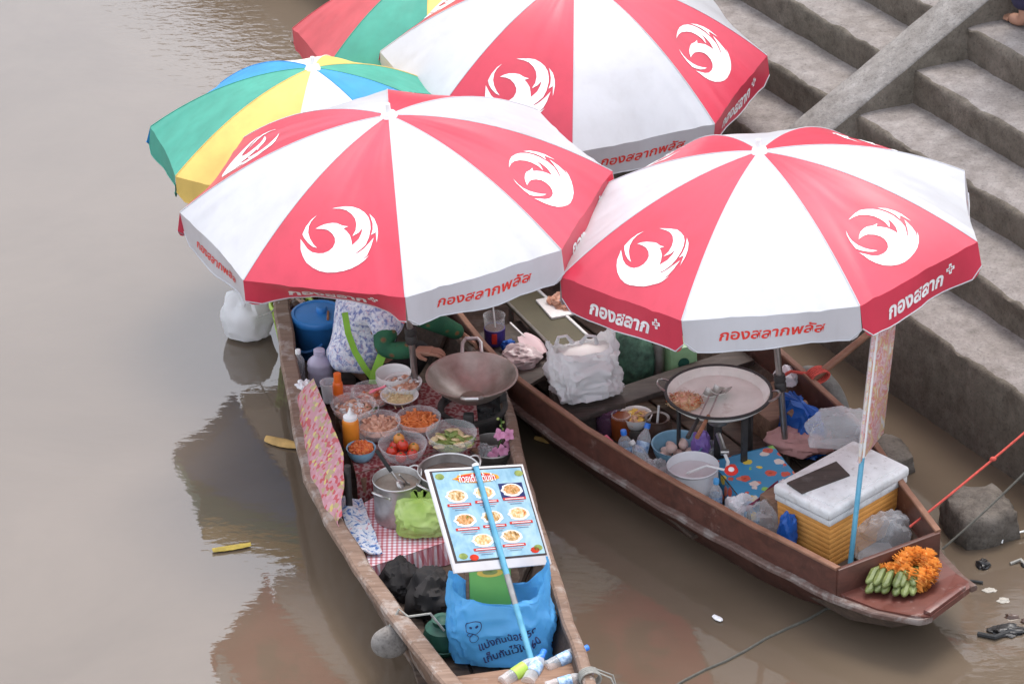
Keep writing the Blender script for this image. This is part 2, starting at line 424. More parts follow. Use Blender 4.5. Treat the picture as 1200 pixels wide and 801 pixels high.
# ------------------------------------------------------------------ boats
def boat_shell(t, pairs, floor=.06, keel=-.13, inset=.13, mats=('boat_wood', 'boat_inside'), th=.03, rake=None):
    """pairs: list of (L xyz, R xyz) along the sheer, z = sheer height"""
    rings = []
    for L, Rr in pairs:
        L, Rr = np.asarray(L), np.asarray(Rr); w = np.linalg.norm(Rr - L); u = (Rr - L) / w; g = (L[2] + Rr[2]) / 2; u[2] = 0
        ins = inset * min(w, 1); fl = floor
        out = [(0, g), (ins * .35, g * .55), (ins, keel * .45), (ins * 1.6, keel), (w / 2, keel - .02), (w - ins * 1.6, keel), (w - ins, keel * .45), (w - ins * .35, g * .55), (w, g)]
        k = (g - fl) / (g - keel * .45) * ins
        inn = [(w - th, g), (w - th - k * .5, (g + fl) / 2), (w - th - k, fl), (w / 2, fl), (th + k, fl), (th + k * .5, (g + fl) / 2), (th, g)]
        rings.append([V(*(L + u * a)[:2], z) for a, z in out + inn])
    ax = unit(np.mean(rings[-1], axis=0) - np.mean(rings[0], axis=0)) * V(1, 1, 0)
    for i, sg in ((0, 1), (-1, -1)):
        for k in range(9, 16): rings[i][k] = rings[i][k] + ax * sg * .03
    if rake:
        for i, (back, lift) in rake.items():
            for k in range(1, 8): q = rings[i][k]; f = 1 - (q[2] - keel) / (rings[i][0][2] - keel); f = max(0, f); rings[i][k] = q - ax * back * f ** .6 + V(0, 0, lift * f)
            for k in range(9, 16): rings[i][k][2] = max(rings[i][k][2], min(rings[i][0][2] - .01, keel + lift + .02))
    K = len(rings[0]); mb = MB(); vs = [p for r in rings for p in r]; fs = []; mi = []
    for i in range(len(rings) - 1):
        for k in range(K):
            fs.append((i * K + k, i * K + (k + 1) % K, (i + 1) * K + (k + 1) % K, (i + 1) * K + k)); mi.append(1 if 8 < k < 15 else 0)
    fs += [tuple(range(9)), tuple((len(rings) - 1) * K + k for k in reversed(range(9)))]; mi += [0, 0]
    # end boards closing the inside
    for i in (0, len(rings) - 1):
        fs.append(tuple(i * K + k for k in range(9, 16))); mi.append(1)
        fs.append((i * K + 0, i * K + 8, i * K + 9, i * K + 15)); mi.append(0)
    mb.add(vs, fs); mb.m = mi
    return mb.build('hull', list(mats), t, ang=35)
def strip(mb, pts, w, h, u_out, jit=0.0):
    """rectangular rail swept along pts; u_out = list of outward unit vectors"""
    vs = []; n = len(pts)
    for p, u in zip(pts, u_out):
        p = np.asarray(p); j1 = jit * nz(p, 6); j2 = jit * nz(p, 17)
        b = min(w, h) * .22
        for (a, z) in ((-w / 2, -h / 2 + b), (-w / 2, h / 2 - b), (-w / 2 + b, h / 2), (w / 2 - b, h / 2), (w / 2, h / 2 - b), (w / 2, -h / 2 + b), (w / 2 - b, -h / 2), (-w / 2 + b, -h / 2)):
            vs.append(p + u * (a * (1 + j2 * 6) + j1) + V(0, 0, z + j2))
    fs = [(i * 8 + k, i * 8 + (k + 1) % 8, (i + 1) * 8 + (k + 1) % 8, (i + 1) * 8 + k) for i in range(n - 1) for k in range(8)]
    fs += [tuple(range(8)), tuple((n - 1) * 8 + k for k in reversed(range(8)))]
    mb.add(vs, fs); return mb
def boat_frame(o, d):
    d = unit(V(d[0], d[1], 0)); n = V(-d[1], d[0], 0)
    return lambda s, t, z=0.0: V(o[0], o[1], 0) + d * s + n * t + V(0, 0, z), d, n
# ---- near boat with the soup pots
LB, LD, LN = boat_frame(at(470, 500, .3), (.2, -1))
Ls = [-2.1, -1.45, -.8, -.2, .364, .842, 1.305, 1.715, 2.143, 2.75, 3.25]
LtL = [-.26, -.39, -.449, -.489, -.515, -.47, -.396, -.313, -.22, -.06, .07]
LtR_s = [-2.1, -1.5, -1.0, -.454, -.03, .493, 1.4, 1.65, 2.3, 2.8, 3.25]
LtR = [.04, .25, .42, .565, .555, .502, .45, .443, .413, .36, .29]
LG = lambda s: .29 + .012 * max(0, s - 1.0) ** 2
SS = np.linspace(-2.1, 3.25, 40)
def LbL(s, z=None): return LB(s, np.interp(s, Ls, LtL), LG(s) if z is None else z)
def LbR(s, z=None): return LB(s, np.interp(s, LtR_s, LtR), LG(s) if z is None else z)
near_boat = thing('wooden_boat', 'weathered brown wooden boat carrying soup pots, bowls and a wok', 'boat', LB(.5, 0, -.1))
boat_shell(near_boat, [(LbL(s), LbR(s)) for s in SS])
strip(MB(), [LbL(s) + LN * .012 + V(0, 0, .012) for s in SS], .085, .05, [LN] * 40, .012).build('gunwale', 'boat_rim', near_boat)
strip(MB(), [LbR(s) - LN * .012 + V(0, 0, .012) for s in SS], .055, .05, [LN] * 40, .010).build('gunwale', 'boat_rim', near_boat)
for k in range(6):
    t0 = -.36 + k * .13
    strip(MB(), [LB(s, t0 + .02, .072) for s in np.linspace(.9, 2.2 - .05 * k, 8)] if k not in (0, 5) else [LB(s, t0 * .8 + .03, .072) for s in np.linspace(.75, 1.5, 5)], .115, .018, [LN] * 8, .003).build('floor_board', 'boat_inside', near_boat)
for s, w in ((2.17, .20),):
    a, b = LbL(s, .235) + LN * .03, LbR(s, .235) - LN * .03
    MB().rbox((a + b) / 2, (b - a) / 2, LD * w / 2, V(0, 0, .018), .006).build('thwart', 'plank_wood', near_boat)
for s in (-.9, .2, 1.2, 1.75):
    for sg in (1, -1):
        e = LbL(s) if sg > 0 else LbR(s)
        a = V(e[0], e[1], LG(s) - .005) + LN * sg * .045; b = V(e[0], e[1], .075) + LN * sg * .13
        MB().tube([a, b], .016, 6).build('frame_rib', 'boat_inside', near_boat)
# ---- red-brown boat with the griddle
RB, RD, RN = boat_frame(at(850, 530, .3), (.51, -.86))
RsL = [-2.75, -2.0, -1.5, -1.046, -.431, .131, .638, 1.2, 1.534]; RtL = [-.22, -.40, -.496, -.543, -.506, -.433, -.342, -.215, -.076]
RsR = [-2.75, -2.0, -1.2, -.57, -.167, .246, .826, 1.193, 1.49]; RtR = [.30, .58, .72, .735, .69, .645, .475, .375, .336]
RZ = .22
def RbL(s, z=RZ): return RB(s, np.interp(s, RsL, RtL), z)
def RbR(s, z=RZ): return RB(s, np.interp(s, RsR, RtR), z)
red_boat = thing('wooden_boat', 'long varnished red brown boat carrying a griddle and an ice box', 'boat', RB(-.5, .1, -.1))
S2 = list(np.linspace(-2.75, 1.2, 34))
prs = [(RbL(s), RbR(s)) for s in S2] + [(RbL(1.42, .225), RbR(1.38, .225)), (RB(1.575, -.03, .235), RB(1.49, .33, .235))]
boat_shell(red_boat, prs, mats=('red_boat', 'boat_inside'), inset=.16, rake={-1: (.14, .29), -2: (.10, .22), -3: (.08, .15), -4: (.06, .12), -5: (.05, .09), -6: (.04, .05), -7: (.02, .02)})
for f in (RbL, RbR):
    sg = -1 if f is RbL else 1
    strip(MB(), [f(s, RZ + .065) - RN * sg * .012 for s in S2], .022, .15, [RN] * 34, .004).build('coaming', 'red_boat', red_boat)
    strip(MB(), [f(s, RZ + .146) - RN * sg * .012 for s in S2], .032, .016, [RN] * 34, .004).build('coaming_cap', 'stick_wood', red_boat)
    pts = [f(s, RZ - .012) + RN * sg * .012 for s in S2] + ([RbL(1.4, RZ - .008) - RN * .01, RB(1.585, -.02, RZ + .004), RB(1.60, .01, RZ + .006)] if sg < 0 else [RbR(1.38, RZ - .008) + RN * .01, RB(1.495, .345, RZ)])
    strip(MB(), pts, .04, .03, [RN] * 40, .008).build('rub_rail', 'rub_rail', red_boat)
a, b = RbL(1.2, RZ + .06) + RN * .005, RbR(1.2, RZ + .06) - RN * .005
MB().rbox((a + b) / 2, (b - a) / 2, RD * .012, V(0, 0, .085), .004).build('bow_coaming', 'red_boat', red_boat)
# bow deck
dk = [RbL(1.17, 0) + RN * .01, RbL(1.40, 0) + RN * .005, RB(1.56, -.035), RB(1.60, .02), RB(1.51, .31), RB(1.47, .335), RbR(1.36, 0) - RN * .005, RbR(1.17, 0) - RN * .01]
mb = MB(); zt = [RZ + .012] * 2 + [RZ + .03] * 4 + [RZ + .012] * 2
mb.add([p + V(0, 0, z) for p, z in zip(dk, zt)] + [p + V(0, 0, z - .03) for p, z in zip(dk, zt)], [tuple(range(8)), tuple(range(15, 7, -1))] + [(i, (i + 1) % 8, 8 + (i + 1) % 8, 8 + i) for i in range(8)])
mb.build('bow_deck', 'red_boat_deck', red_boat, smooth=False)
MB().rbox(RB(1.535, .148, RZ + .036), unit(RB(1.51, .31) - RB(1.60, .02)) * .14, unit(RB(1.51, .31) - RB(1.60, .02))[[1, 0, 2]] * V(-1, 1, 0) * .02, V(0, 0, .012), .005).build('bow_cleat', 'red_boat_deck', red_boat)
for k in range(7):
    t0 = -.30 + k * .135
    strip(MB(), [RB(s, t0, .072) for s in np.linspace(-1.9, (.25, .6, .85, .95, .9, .75, .5)[k], 10)], .12, .018, [RN] * 10, .003).build('floor_board', 'boat_inside', red_boat)
for s, z in ((-1.28, .22), (-.80, .24)):
    a, b = RbL(s, z) + RN * .05, RbR(s, z) - RN * .05
    MB().rbox((a + b) / 2, (b - a) / 2, RD * .075, V(0, 0, .016), .005).build('thwart', 'dark_plank', red_boat)
# ---- boat under the far parasol, wholly behind the others
TB, TD, TN = boat_frame((-.62, 18.1), (.35, -1))
rear_boat = thing('wooden_boat', 'small brown boat moored behind, under the red and green parasol', 'boat', TB(0, 0, -.1))
st3 = np.linspace(-.55, .8, 16)
w3 = np.interp(st3, [-.55, -.2, .4, .8], [.2, .34, .34, .2])
boat_shell(rear_boat, [(TB(s, -w, .28), TB(s, w, .28)) for s, w in zip(st3, w3)])
for sg in (-1, 1):
    strip(MB(), [TB(s, sg * w, .29) for s, w in zip(st3, w3)], .05, .04, [TN] * 16, .006).build('gunwale', 'boat_rim', rear_boat)

# ------------------------------------------------------------------ lettering
def text_mesh(txt, bold=.012, shear=.0, grid=.04, spacing=1.0):
    """flat text as (verts2d, faces), height normalised to the consonant height, centred"""
    cu = bpy.data.curves.new('t', 'FONT'); cu.body = txt; cu.offset = bold; cu.shear = shear; cu.resolution_u = 3; cu.space_character = spacing
    ob = bpy.data.objects.new('t', cu); col.objects.link(ob)
    dg = bpy.context.evaluated_depsgraph_get(); me = bpy.data.meshes.new_from_object(ob.evaluated_get(dg))
    bpy.data.objects.remove(ob); bpy.data.curves.remove(cu)
    bm = bmesh.new(); bm.from_mesh(me); bpy.data.meshes.remove(me)
    if len(bm.verts) == 0: bm.free(); return np.zeros((0, 2)), []
    a = np.array([v.co[:2] for v in bm.verts]); lo, hi = a.min(0), a.max(0)
    return _cut(bm, lo, hi, grid)
def _cut(bm, lo, hi, grid):
    for ax in (0, 1):
        x = lo[ax] + grid
        while x < hi[ax]:
            n = Vector((1, 0, 0)) if ax == 0 else Vector((0, 1, 0))
            bmesh.ops.bisect_plane(bm, geom=bm.verts[:] + bm.edges[:] + bm.faces[:], plane_co=n * x, plane_no=n); x += grid
    bm.verts.index_update(); vs = np.array([v.co[:2] for v in bm.verts]); fs = [tuple(v.index for v in f.verts) for f in bm.faces]; bm.free()
    c = (lo + hi) / 2
    return vs - c, fs
def poly_mesh(polys, grid):
    bm = bmesh.new()
    for p in polys:
        vs = [bm.verts.new((x, y, 0)) for x, y in p]; es = [bm.edges.new((vs[i], vs[(i + 1) % len(vs)])) for i in range(len(vs))]
        bmesh.ops.triangle_fill(bm, edges=es, use_beauty=True)
    a = np.array([v.co[:2] for v in bm.verts]); c = (a.min(0) + a.max(0)) / 2
    vs, fs = _cut(bm, a.min(0), a.max(0), grid); return vs + c, fs
def flat_text(name, txt, mat, parent, o, ux, uy, width, off=.002, bold=.01, shear=0, nrm=None, mapfn=None, height=None):
    vs, fs = text_mesh(txt, bold, shear, .5 if mapfn is None else .08)
    if not len(vs): return None
    sx = width / (vs[:, 0].max() - vs[:, 0].min()); sy = sx if height is None else height / (vs[:, 1].max() - vs[:, 1].min())
    o, ux, uy = np.asarray(o), unit(ux), unit(uy); nn = unit(np.cross(ux, uy)) if nrm is None else nrm
    pts = [o + ux * (x * sx) + uy * (y * sy) + nn * off for x, y in vs] if mapfn is None else [mapfn(x * sx, y * sy) for x, y in vs]
    mb = MB(); mb.add(pts, fs); return mb.build(name, mat, parent, smooth=False)

EMB = [
[(0.222,0.798),(0.238,0.816),(0.259,0.844),(0.292,0.870),(0.334,0.895),(0.385,0.914),(0.437,0.925),(0.489,0.928),(0.544,0.925),(0.598,0.916),(0.645,0.902),(0.692,0.882),(0.733,0.859),(0.759,0.838),(0.735,0.850),(0.714,0.859),(0.745,0.838),(0.768,0.804),(0.787,0.757),(0.753,0.783),(0.716,0.809),(0.680,0.829),(0.651,0.840),(0.693,0.814),(0.728,0.789),(0.748,0.756),(0.754,0.716),(0.745,0.686),(0.723,0.660),(0.680,0.638),(0.622,0.624),(0.554,0.616),(0.481,0.619),(0.412,0.627),(0.361,0.636),(0.437,0.633),(0.503,0.638),(0.564,0.654),(0.606,0.676),(0.626,0.701),(0.630,0.731),(0.614,0.760),(0.656,0.740),(0.684,0.714),(0.682,0.739),(0.665,0.770),(0.624,0.803),(0.613,0.782),(0.592,0.758),(0.557,0.740),(0.525,0.729),(0.561,0.717),(0.509,0.716),(0.458,0.708),(0.417,0.709),(0.362,0.717),(0.326,0.729),(0.299,0.743),(0.352,0.741),(0.399,0.744),(0.448,0.759),(0.481,0.779),(0.491,0.798),(0.485,0.821),(0.462,0.839),(0.429,0.850),(0.392,0.853),(0.347,0.849),(0.303,0.836),(0.259,0.815)],
[(0.253,0.678),(0.227,0.701),(0.214,0.737),(0.218,0.775),(0.244,0.791),(0.288,0.810),(0.334,0.824),(0.370,0.829),(0.330,0.812),(0.289,0.790),(0.256,0.765),(0.235,0.735),(0.234,0.709)],
[(0.728,0.643),(0.779,0.666),(0.810,0.699),(0.820,0.729),(0.813,0.778),(0.800,0.730),(0.764,0.745),(0.773,0.720),(0.768,0.690),(0.749,0.665)]]
_emb = poly_mesh(EMB, .05)
_tw = text_mesh('กองสลากพลัส', .022, .22, .1)
_tr = text_mesh('กองสลาก', .035, .22, .1)
def plus_outline():
    o = [(-.33, 1), (.33, 1), (.33, .33), (1, .33), (1, -.33), (.33, -.33), (.33, -1), (-.33, -1), (-.33, -.33), (-1, -.33), (-1, .33), (-.33, .33)]
    i = [(x * .62 if abs(x) > .5 else x * .35, y * .62 if abs(y) > .5 else y * .35) for x, y in o]
    return np.array(o + i), [(k, (k + 1) % 12, 12 + (k + 1) % 12, 12 + k) for k in range(12)]

# ------------------------------------------------------------------ parasols
def parasol(label, c, tilt, phi, R, H, cols, base_z, group=None, printed=True, val=.165, seed=0, flare=.04, curl={}, clamp=.5):
    rg = random.Random(seed); c = np.asarray(c, float); a = unit(V(tilt[0], tilt[1], 1))
    e1 = unit(np.cross(V(0, 1, 0), a)); e2 = np.cross(a, e1)
    base = c - a * ((c[2] - base_z) / a[2])
    t = thing('parasol', label, 'parasol', base, group)
    cor = lambda k: math.cos(phi + k * math.pi / 4) * e1 + math.sin(phi + k * math.pi / 4) * e2
    prof = lambda r: H * (1 - .82 * r * r - .18 * r)
    rib = lambda k, r: c + R * r * cor(k) + a * prof(r)
    apex = c + a * H
    edge = 2 * R * math.sin(math.pi / 8)
    for k in range(8):
        ph1, ph2, ph3 = rg.uniform(0, 6), rg.uniform(0, 6), rg.uniform(.7, 1.3); mid = unit(cor(k) + cor(k + 1))
        folds = [(rg.uniform(.08, .3), rg.uniform(-.1, .3), rg.choice((-1, 1)) * rg.uniform(.008, .020), .035), (rg.uniform(.7, .92), rg.uniform(-.3, .1), rg.choice((-1, 1)) * rg.uniform(.008, .020), .035), (rg.uniform(.4, .6), rg.uniform(-.2, .2), rg.uniform(-.012, .012), .05)]
        flr = flare + rg.uniform(-.06, .10); cu_ = curl.get(k, 0)
        def S(u, r, k=k, ph1=ph1, folds=folds):
            p = rib(k, r) * (1 - u) + rib(k + 1, r) * u; sg = math.sin(math.pi * u)
            w = .004 * math.sin(7 * u + ph1 + 3 * r) * sg * r + .013 * nz(V(u * 2.2, r * 3.2, ph1), 1.0) * sg * r + .0035 * nz(V(u * 9, r * 4, ph1 + 5), 1.0) * sg * r
            fd = sum(am * math.exp(-((u - uc - sl * (1 - r)) / wd) ** 2) for uc, sl, am, wd in folds) * max(0, r - .45) ** 1.5
            return p - a * (.012 * r * sg - w - fd) - mid * (.018 * sg * r ** 6)
        def Nrm(f, u, v, e=1e-3):
            n = np.cross(f(u + e, v) - f(u - e, v), f(u, v + e) - f(u, v - e)); n = unit(n)
            return n
        def Wv(u, v, k=k, S=S, mid=mid, ph2=ph2, ph3=ph3, flr=flr, cu_=cu_):
            uu = min(1, max(0, u)); ed = min(uu, 1 - uu) * edge
            ln = val * (1 - (.30 * max(0, 1 - ed / .05) ** 2)) + .006 * math.sin(uu * 9 + ph2)
            o = S(u, 1.0); wv = (.013 * math.sin(2 * math.pi * uu * ph3 + ph2) + .006 * math.sin(13 * uu + ph3)) * v
            tw = (.016 * (uu - .5)) * 0
            ck = cu_ * math.sin(math.pi * uu) ** .7; 
            return o - a * (ln * v * (.985 - .25 * ck)) + mid * ((flr - ck) * ln * v + wv )
        cm = cols[k % len(cols)]
        panel = MB().grid(lambda u, v, S=S: S(u, .02 + .98 * v), 36, 20).build('canopy_panel', cm, t, ang=80)
        MB().grid(Wv, 36, 6).build('valance', cm, panel, ang=80)
        MB().tube([Wv(j / 14, 1.0) + mid * .001 for j in range(15)], .0032, 5).build('hem', 'white_vinyl' if printed else cm, panel)
        if not printed: continue
        def lift(f, u, v, off):
            n = Nrm(f, u, v)
            if np.dot(n, mid + a * .5) < 0: n = -n
            return f(u, v) + n * off
        if cm == 'red_vinyl':
            mb = MB(); mb.add([lift(S, u, r, .0022) for u, r in _emb[0]], _emb[1]); mb.build('emblem', 'white_print', panel, ang=80)
            vs, fs = _tr; w = .40; s = w / np.ptp(vs[:, 0]); mb = MB()
            mb.add([lift(Wv, .47 + x * s / edge, .60 - (y * .9 * s) / val, .002) for x, y in vs], fs)
            pv, pf = plus_outline(); sz = .026
            mb.add([lift(Wv, .47 + (w / 2 + .045 + x * sz) / edge, .37 - y * sz / val, .002) for x, y in pv], pf)
            mb.build('lettering', 'white_print', panel, smooth=False)
        else:
            vs, fs = _tw; w = .485; s = w / np.ptp(vs[:, 0]); mb = MB()
            mb.add([lift(Wv, .5 + x * s / edge, .50 - (y * .80 * s) / val, .002) for x, y in vs], fs)
            mb.build('lettering', 'red_print', panel, smooth=False)
    for k in range(8):
        MB().tube([rib(k, r) + a * .0005 for r in np.linspace(.04, .998, 16)], .0030, 5).build('seam', 'white_vinyl' if printed else cols[k % len(cols)], t)
        MB().tube([rib(k, r) - a * .012 for r in np.linspace(.03, .995, 12)], .005, 5).build('rib', 'steel', t)
        MB().tube([rib(k, .5) - a * .014, c - a * .02 + cor(k) * .03], .004, 5).build('strut', 'steel', t)
    MB().tube([apex + a * .0, base], .0165, 12).build('pole', 'steel', t)
    MB().lathe([(.0, -.08), (.032, -.08), (.034, -.02), (.03, 0), (0, 0)], c - a * .0, 14, a).build('runner', 'white_plastic', t)
    f = MB().lathe([(0, .062), (.011, .060), (.013, .03), (.016, .022), (.034, .014), (.038, .002), (.045, -.008), (.04, -.014), (0, -.014)], apex, 18, a)
    f.build('finial', 'white_plastic', t)
    q = base + a * clamp
    if printed: MB().lathe([(.017, -.045), (.028, -.045), (.03, -.01), (.026, .0), (.03, .01), (.028, .04), (.017, .04)], q, 12, a).build('pole_clamp', 'dark_iron', t)
    return t, base, a, c
RW = ['white_vinyl', 'red_vinyl']
front_par = parasol('red and white printed parasol over the boat with soup pots', (-.5417, 14.7206, 1.4185), (-.0517, -.0116), 3.1967, 1.05, .414, RW, .06, 'printed red and white parasols', seed=1, curl={1: 1.0}, clamp=.56)
right_par = parasol('red and white printed parasol over the griddle and ice box', (1.218, 14.3733, 1.3843), (-.094, .053), 3.4841, 1.05, .374, ['red_vinyl', 'white_vinyl'], .08, 'printed red and white parasols', seed=2, clamp=.46)
back_par = parasol('red and white printed parasol standing closest to the concrete steps', (.3689, 16.8685, 1.1404), (.0208, -.0775), 3.1129, 1.05, .492, RW, .08, 'printed red and white parasols', seed=5)
multi_par = parasol('parasol with green, yellow, cream and blue panels in turn', (-1.0061, 16.1264, 1.0633), (.0103, .0487), 3.0233, .88, .365, ['green_nylon', 'yellow_nylon', 'cream_nylon', 'blue_nylon'], .06, 'striped parasols', False, .13, 4, flare=.02)
_c = at(506, 30, 1.05); 
far_par = parasol('parasol with coral red, green and yellow panels in turn', _c, (-.01, .02), 3.12, 164 / ppm(_c), .36, ['coral_nylon', 'green_nylon', 'yellow_nylon', 'coral_nylon', 'blue_nylon', 'green_nylon', 'yellow_nylon', 'cream_nylon'], .06, 'striped parasols', False, .12, 6, flare=.02)

# ================================================================== things aboard
pm('clear_glass', (.80, .82, .82), .08, .03, alpha=.09, spec=.6)
pm('clear_plastic', (.86, .88, .90), .18, .03, alpha=.22, spec=.6)
pm('film_plastic', (.82, .82, .83), .2, .04, alpha=.26, spec=.6)
pm('bag_white', (.82, .81, .81), .42, .05, 6, transl=.3, bmp=.2, bscale=14)
pm('bag_blue', (.12, .44, .80), .38, .12, 5, transl=.35, bmp=.2, bscale=14)
pm('bag_deep_blue', (.02, .13, .50), .38, .15, 8, transl=.3, bmp=.3, bscale=20)
pm('bag_green', (.42, .62, .10), .40, .15, 8, transl=.3, bmp=.3, bscale=16, c2=(.62, .74, .30))
pm('porcelain', (.72, .70, .68), .25, .04)
pm('blue_ware', (.22, .42, .55), .35, .06)
pm('bucket_blue', (.03, .19, .50), .42, .08)
pm('basket_green', (.36, .52, .07), .5, .1)
pm('lilac_plastic', (.52, .47, .60), .35, .08, alpha=.7)
pm('orange_sauce', (.75, .24, .025), .35, .08)
pm('orange_cap', (.72, .13, .015), .4, .06)
pm('soup', (.10, .060, .042), .12, .3, 12); pm('broth', (.22, .18, .14), .15, .25, 14)
pm('shrimp', (.62, .27, .16), .4, .3, 30, c2=(.75, .45, .32)); pm('carrot', (.68, .14, .03), .5, .25, 30, c2=(.75, .24, .06))
pm('chili', (.55, .06, .012), .35, .3, 30, c2=(.70, .16, .03)); pm('noodle', (.55, .30, .14), .5, .35, 40, c2=(.70, .46, .26))
pm('noodle_pale', (.70, .52, .26), .5, .2, 40, c2=(.78, .62, .36)); pm('tomato', (.60, .045, .02), .22, .2, 20)
pm('unripe_tomato', (.66, .26, .05), .25, .2, 20); pm('greens', (.16, .28, .05), .5, .4, 20, c2=(.42, .46, .14))
pm('yolk_yellow', (.75, .50, .08), .4, .1); pm('egg_shell', (.70, .50, .43), .45, .06, 12)
pm('petal_orange', (.80, .28, .04), .6, .15, 40, c2=(.88, .44, .10), transl=.2); pm('banana_green', (.085, .115, .030), .4, .3, 16, c2=(.19, .22, .07))
pm('petal_pink', (.72, .32, .50), .5, .2, 40, transl=.3); pm('leaf_green', (.07, .17, .035), .5, .3, 20, transl=.2)
pm('skin', (.36, .19, .125), .5, .08, 10); pm('hair', (.012, .010, .009), .5, .2)
pm('black_cloth', (.016, .014, .014), .85, .3, 12, bmp=.3, bscale=8); pm('navy_cloth', (.018, .016, .045), .8, .2, 12)
pm('apron_green', (.22, .46, .04), .7, .12, 8); pm('pink_cloth', (.50, .27, .25), .8, .15, 10, bmp=.3, bscale=12)
pm('pink_plastic', (.75, .16, .22), .35, .06); pm('blue_paint', (.10, .36, .52), .35, .12, 20, c2=(.16, .44, .60))
pm('bare_metal', (.35, .33, .31), .35, .2, 20, metal=.7)
pm('cap_blue', (.04, .20, .70), .4, .05); pm('label_blue', (.10, .28, .60), .4, .3, 60, c2=(.55, .68, .82))
pm('foam_white', (.64, .63, .62), .7, .10, 9, c2=(.76, .75, .74), bmp=.3, bscale=40)
pm('foam_orange', (.80, .34, .075), .6, .12, 9, c2=(.84, .40, .10), bmp=.15)
pm('rope_red', (.50, .07, .05), .8, .2, 60, bmp=.4, bscale=120); pm('rope_dark', (.09, .085, .07), .85, .2, 60); pm('rope_grey', (.30, .29, .26), .85, .2, 60)
pm('clay', (.075, .042, .030), .3, .2, 10); pm('amber', (.28, .07, .02), .2, .2, 10, alpha=.8); pm('purple_glass', (.13, .06, .11), .2, .2, alpha=.75)
pm('purple_bag', (.34, .20, .58), .4, .15, transl=.3); pm('olive_mat', (.075, .066, .036), .7, .15, 6); pm('deep_green', (.012, .075, .050), .6, .3, 20)
pm('green_box', (.16, .44, .09), .5, .08, 6); pm('gold_print', (.70, .34, .03), .5, .06); pm('navy_print', (.02, .03, .12), .5, .05)
pm('paper_red', (.55, .03, .02), .5, .05); pm('paper_white', (.80, .79, .77), .5, .03); pm('board_white', (.66, .63, .63), .5, .06, 10); pm('board_dark', (.05, .035, .035), .6, .1)
pm('maroon_cloth', (.16, .018, .05), .7, .2); pm('tissue', (.76, .75, .76), .8, .05); pm('leaf_dry', (.44, .27, .085), .7, .25, 20); pm('stem_yellow', (.50, .36, .06), .6, .25, 20)
pm('charcoal', (.03, .03, .03), .9, .3, 30)
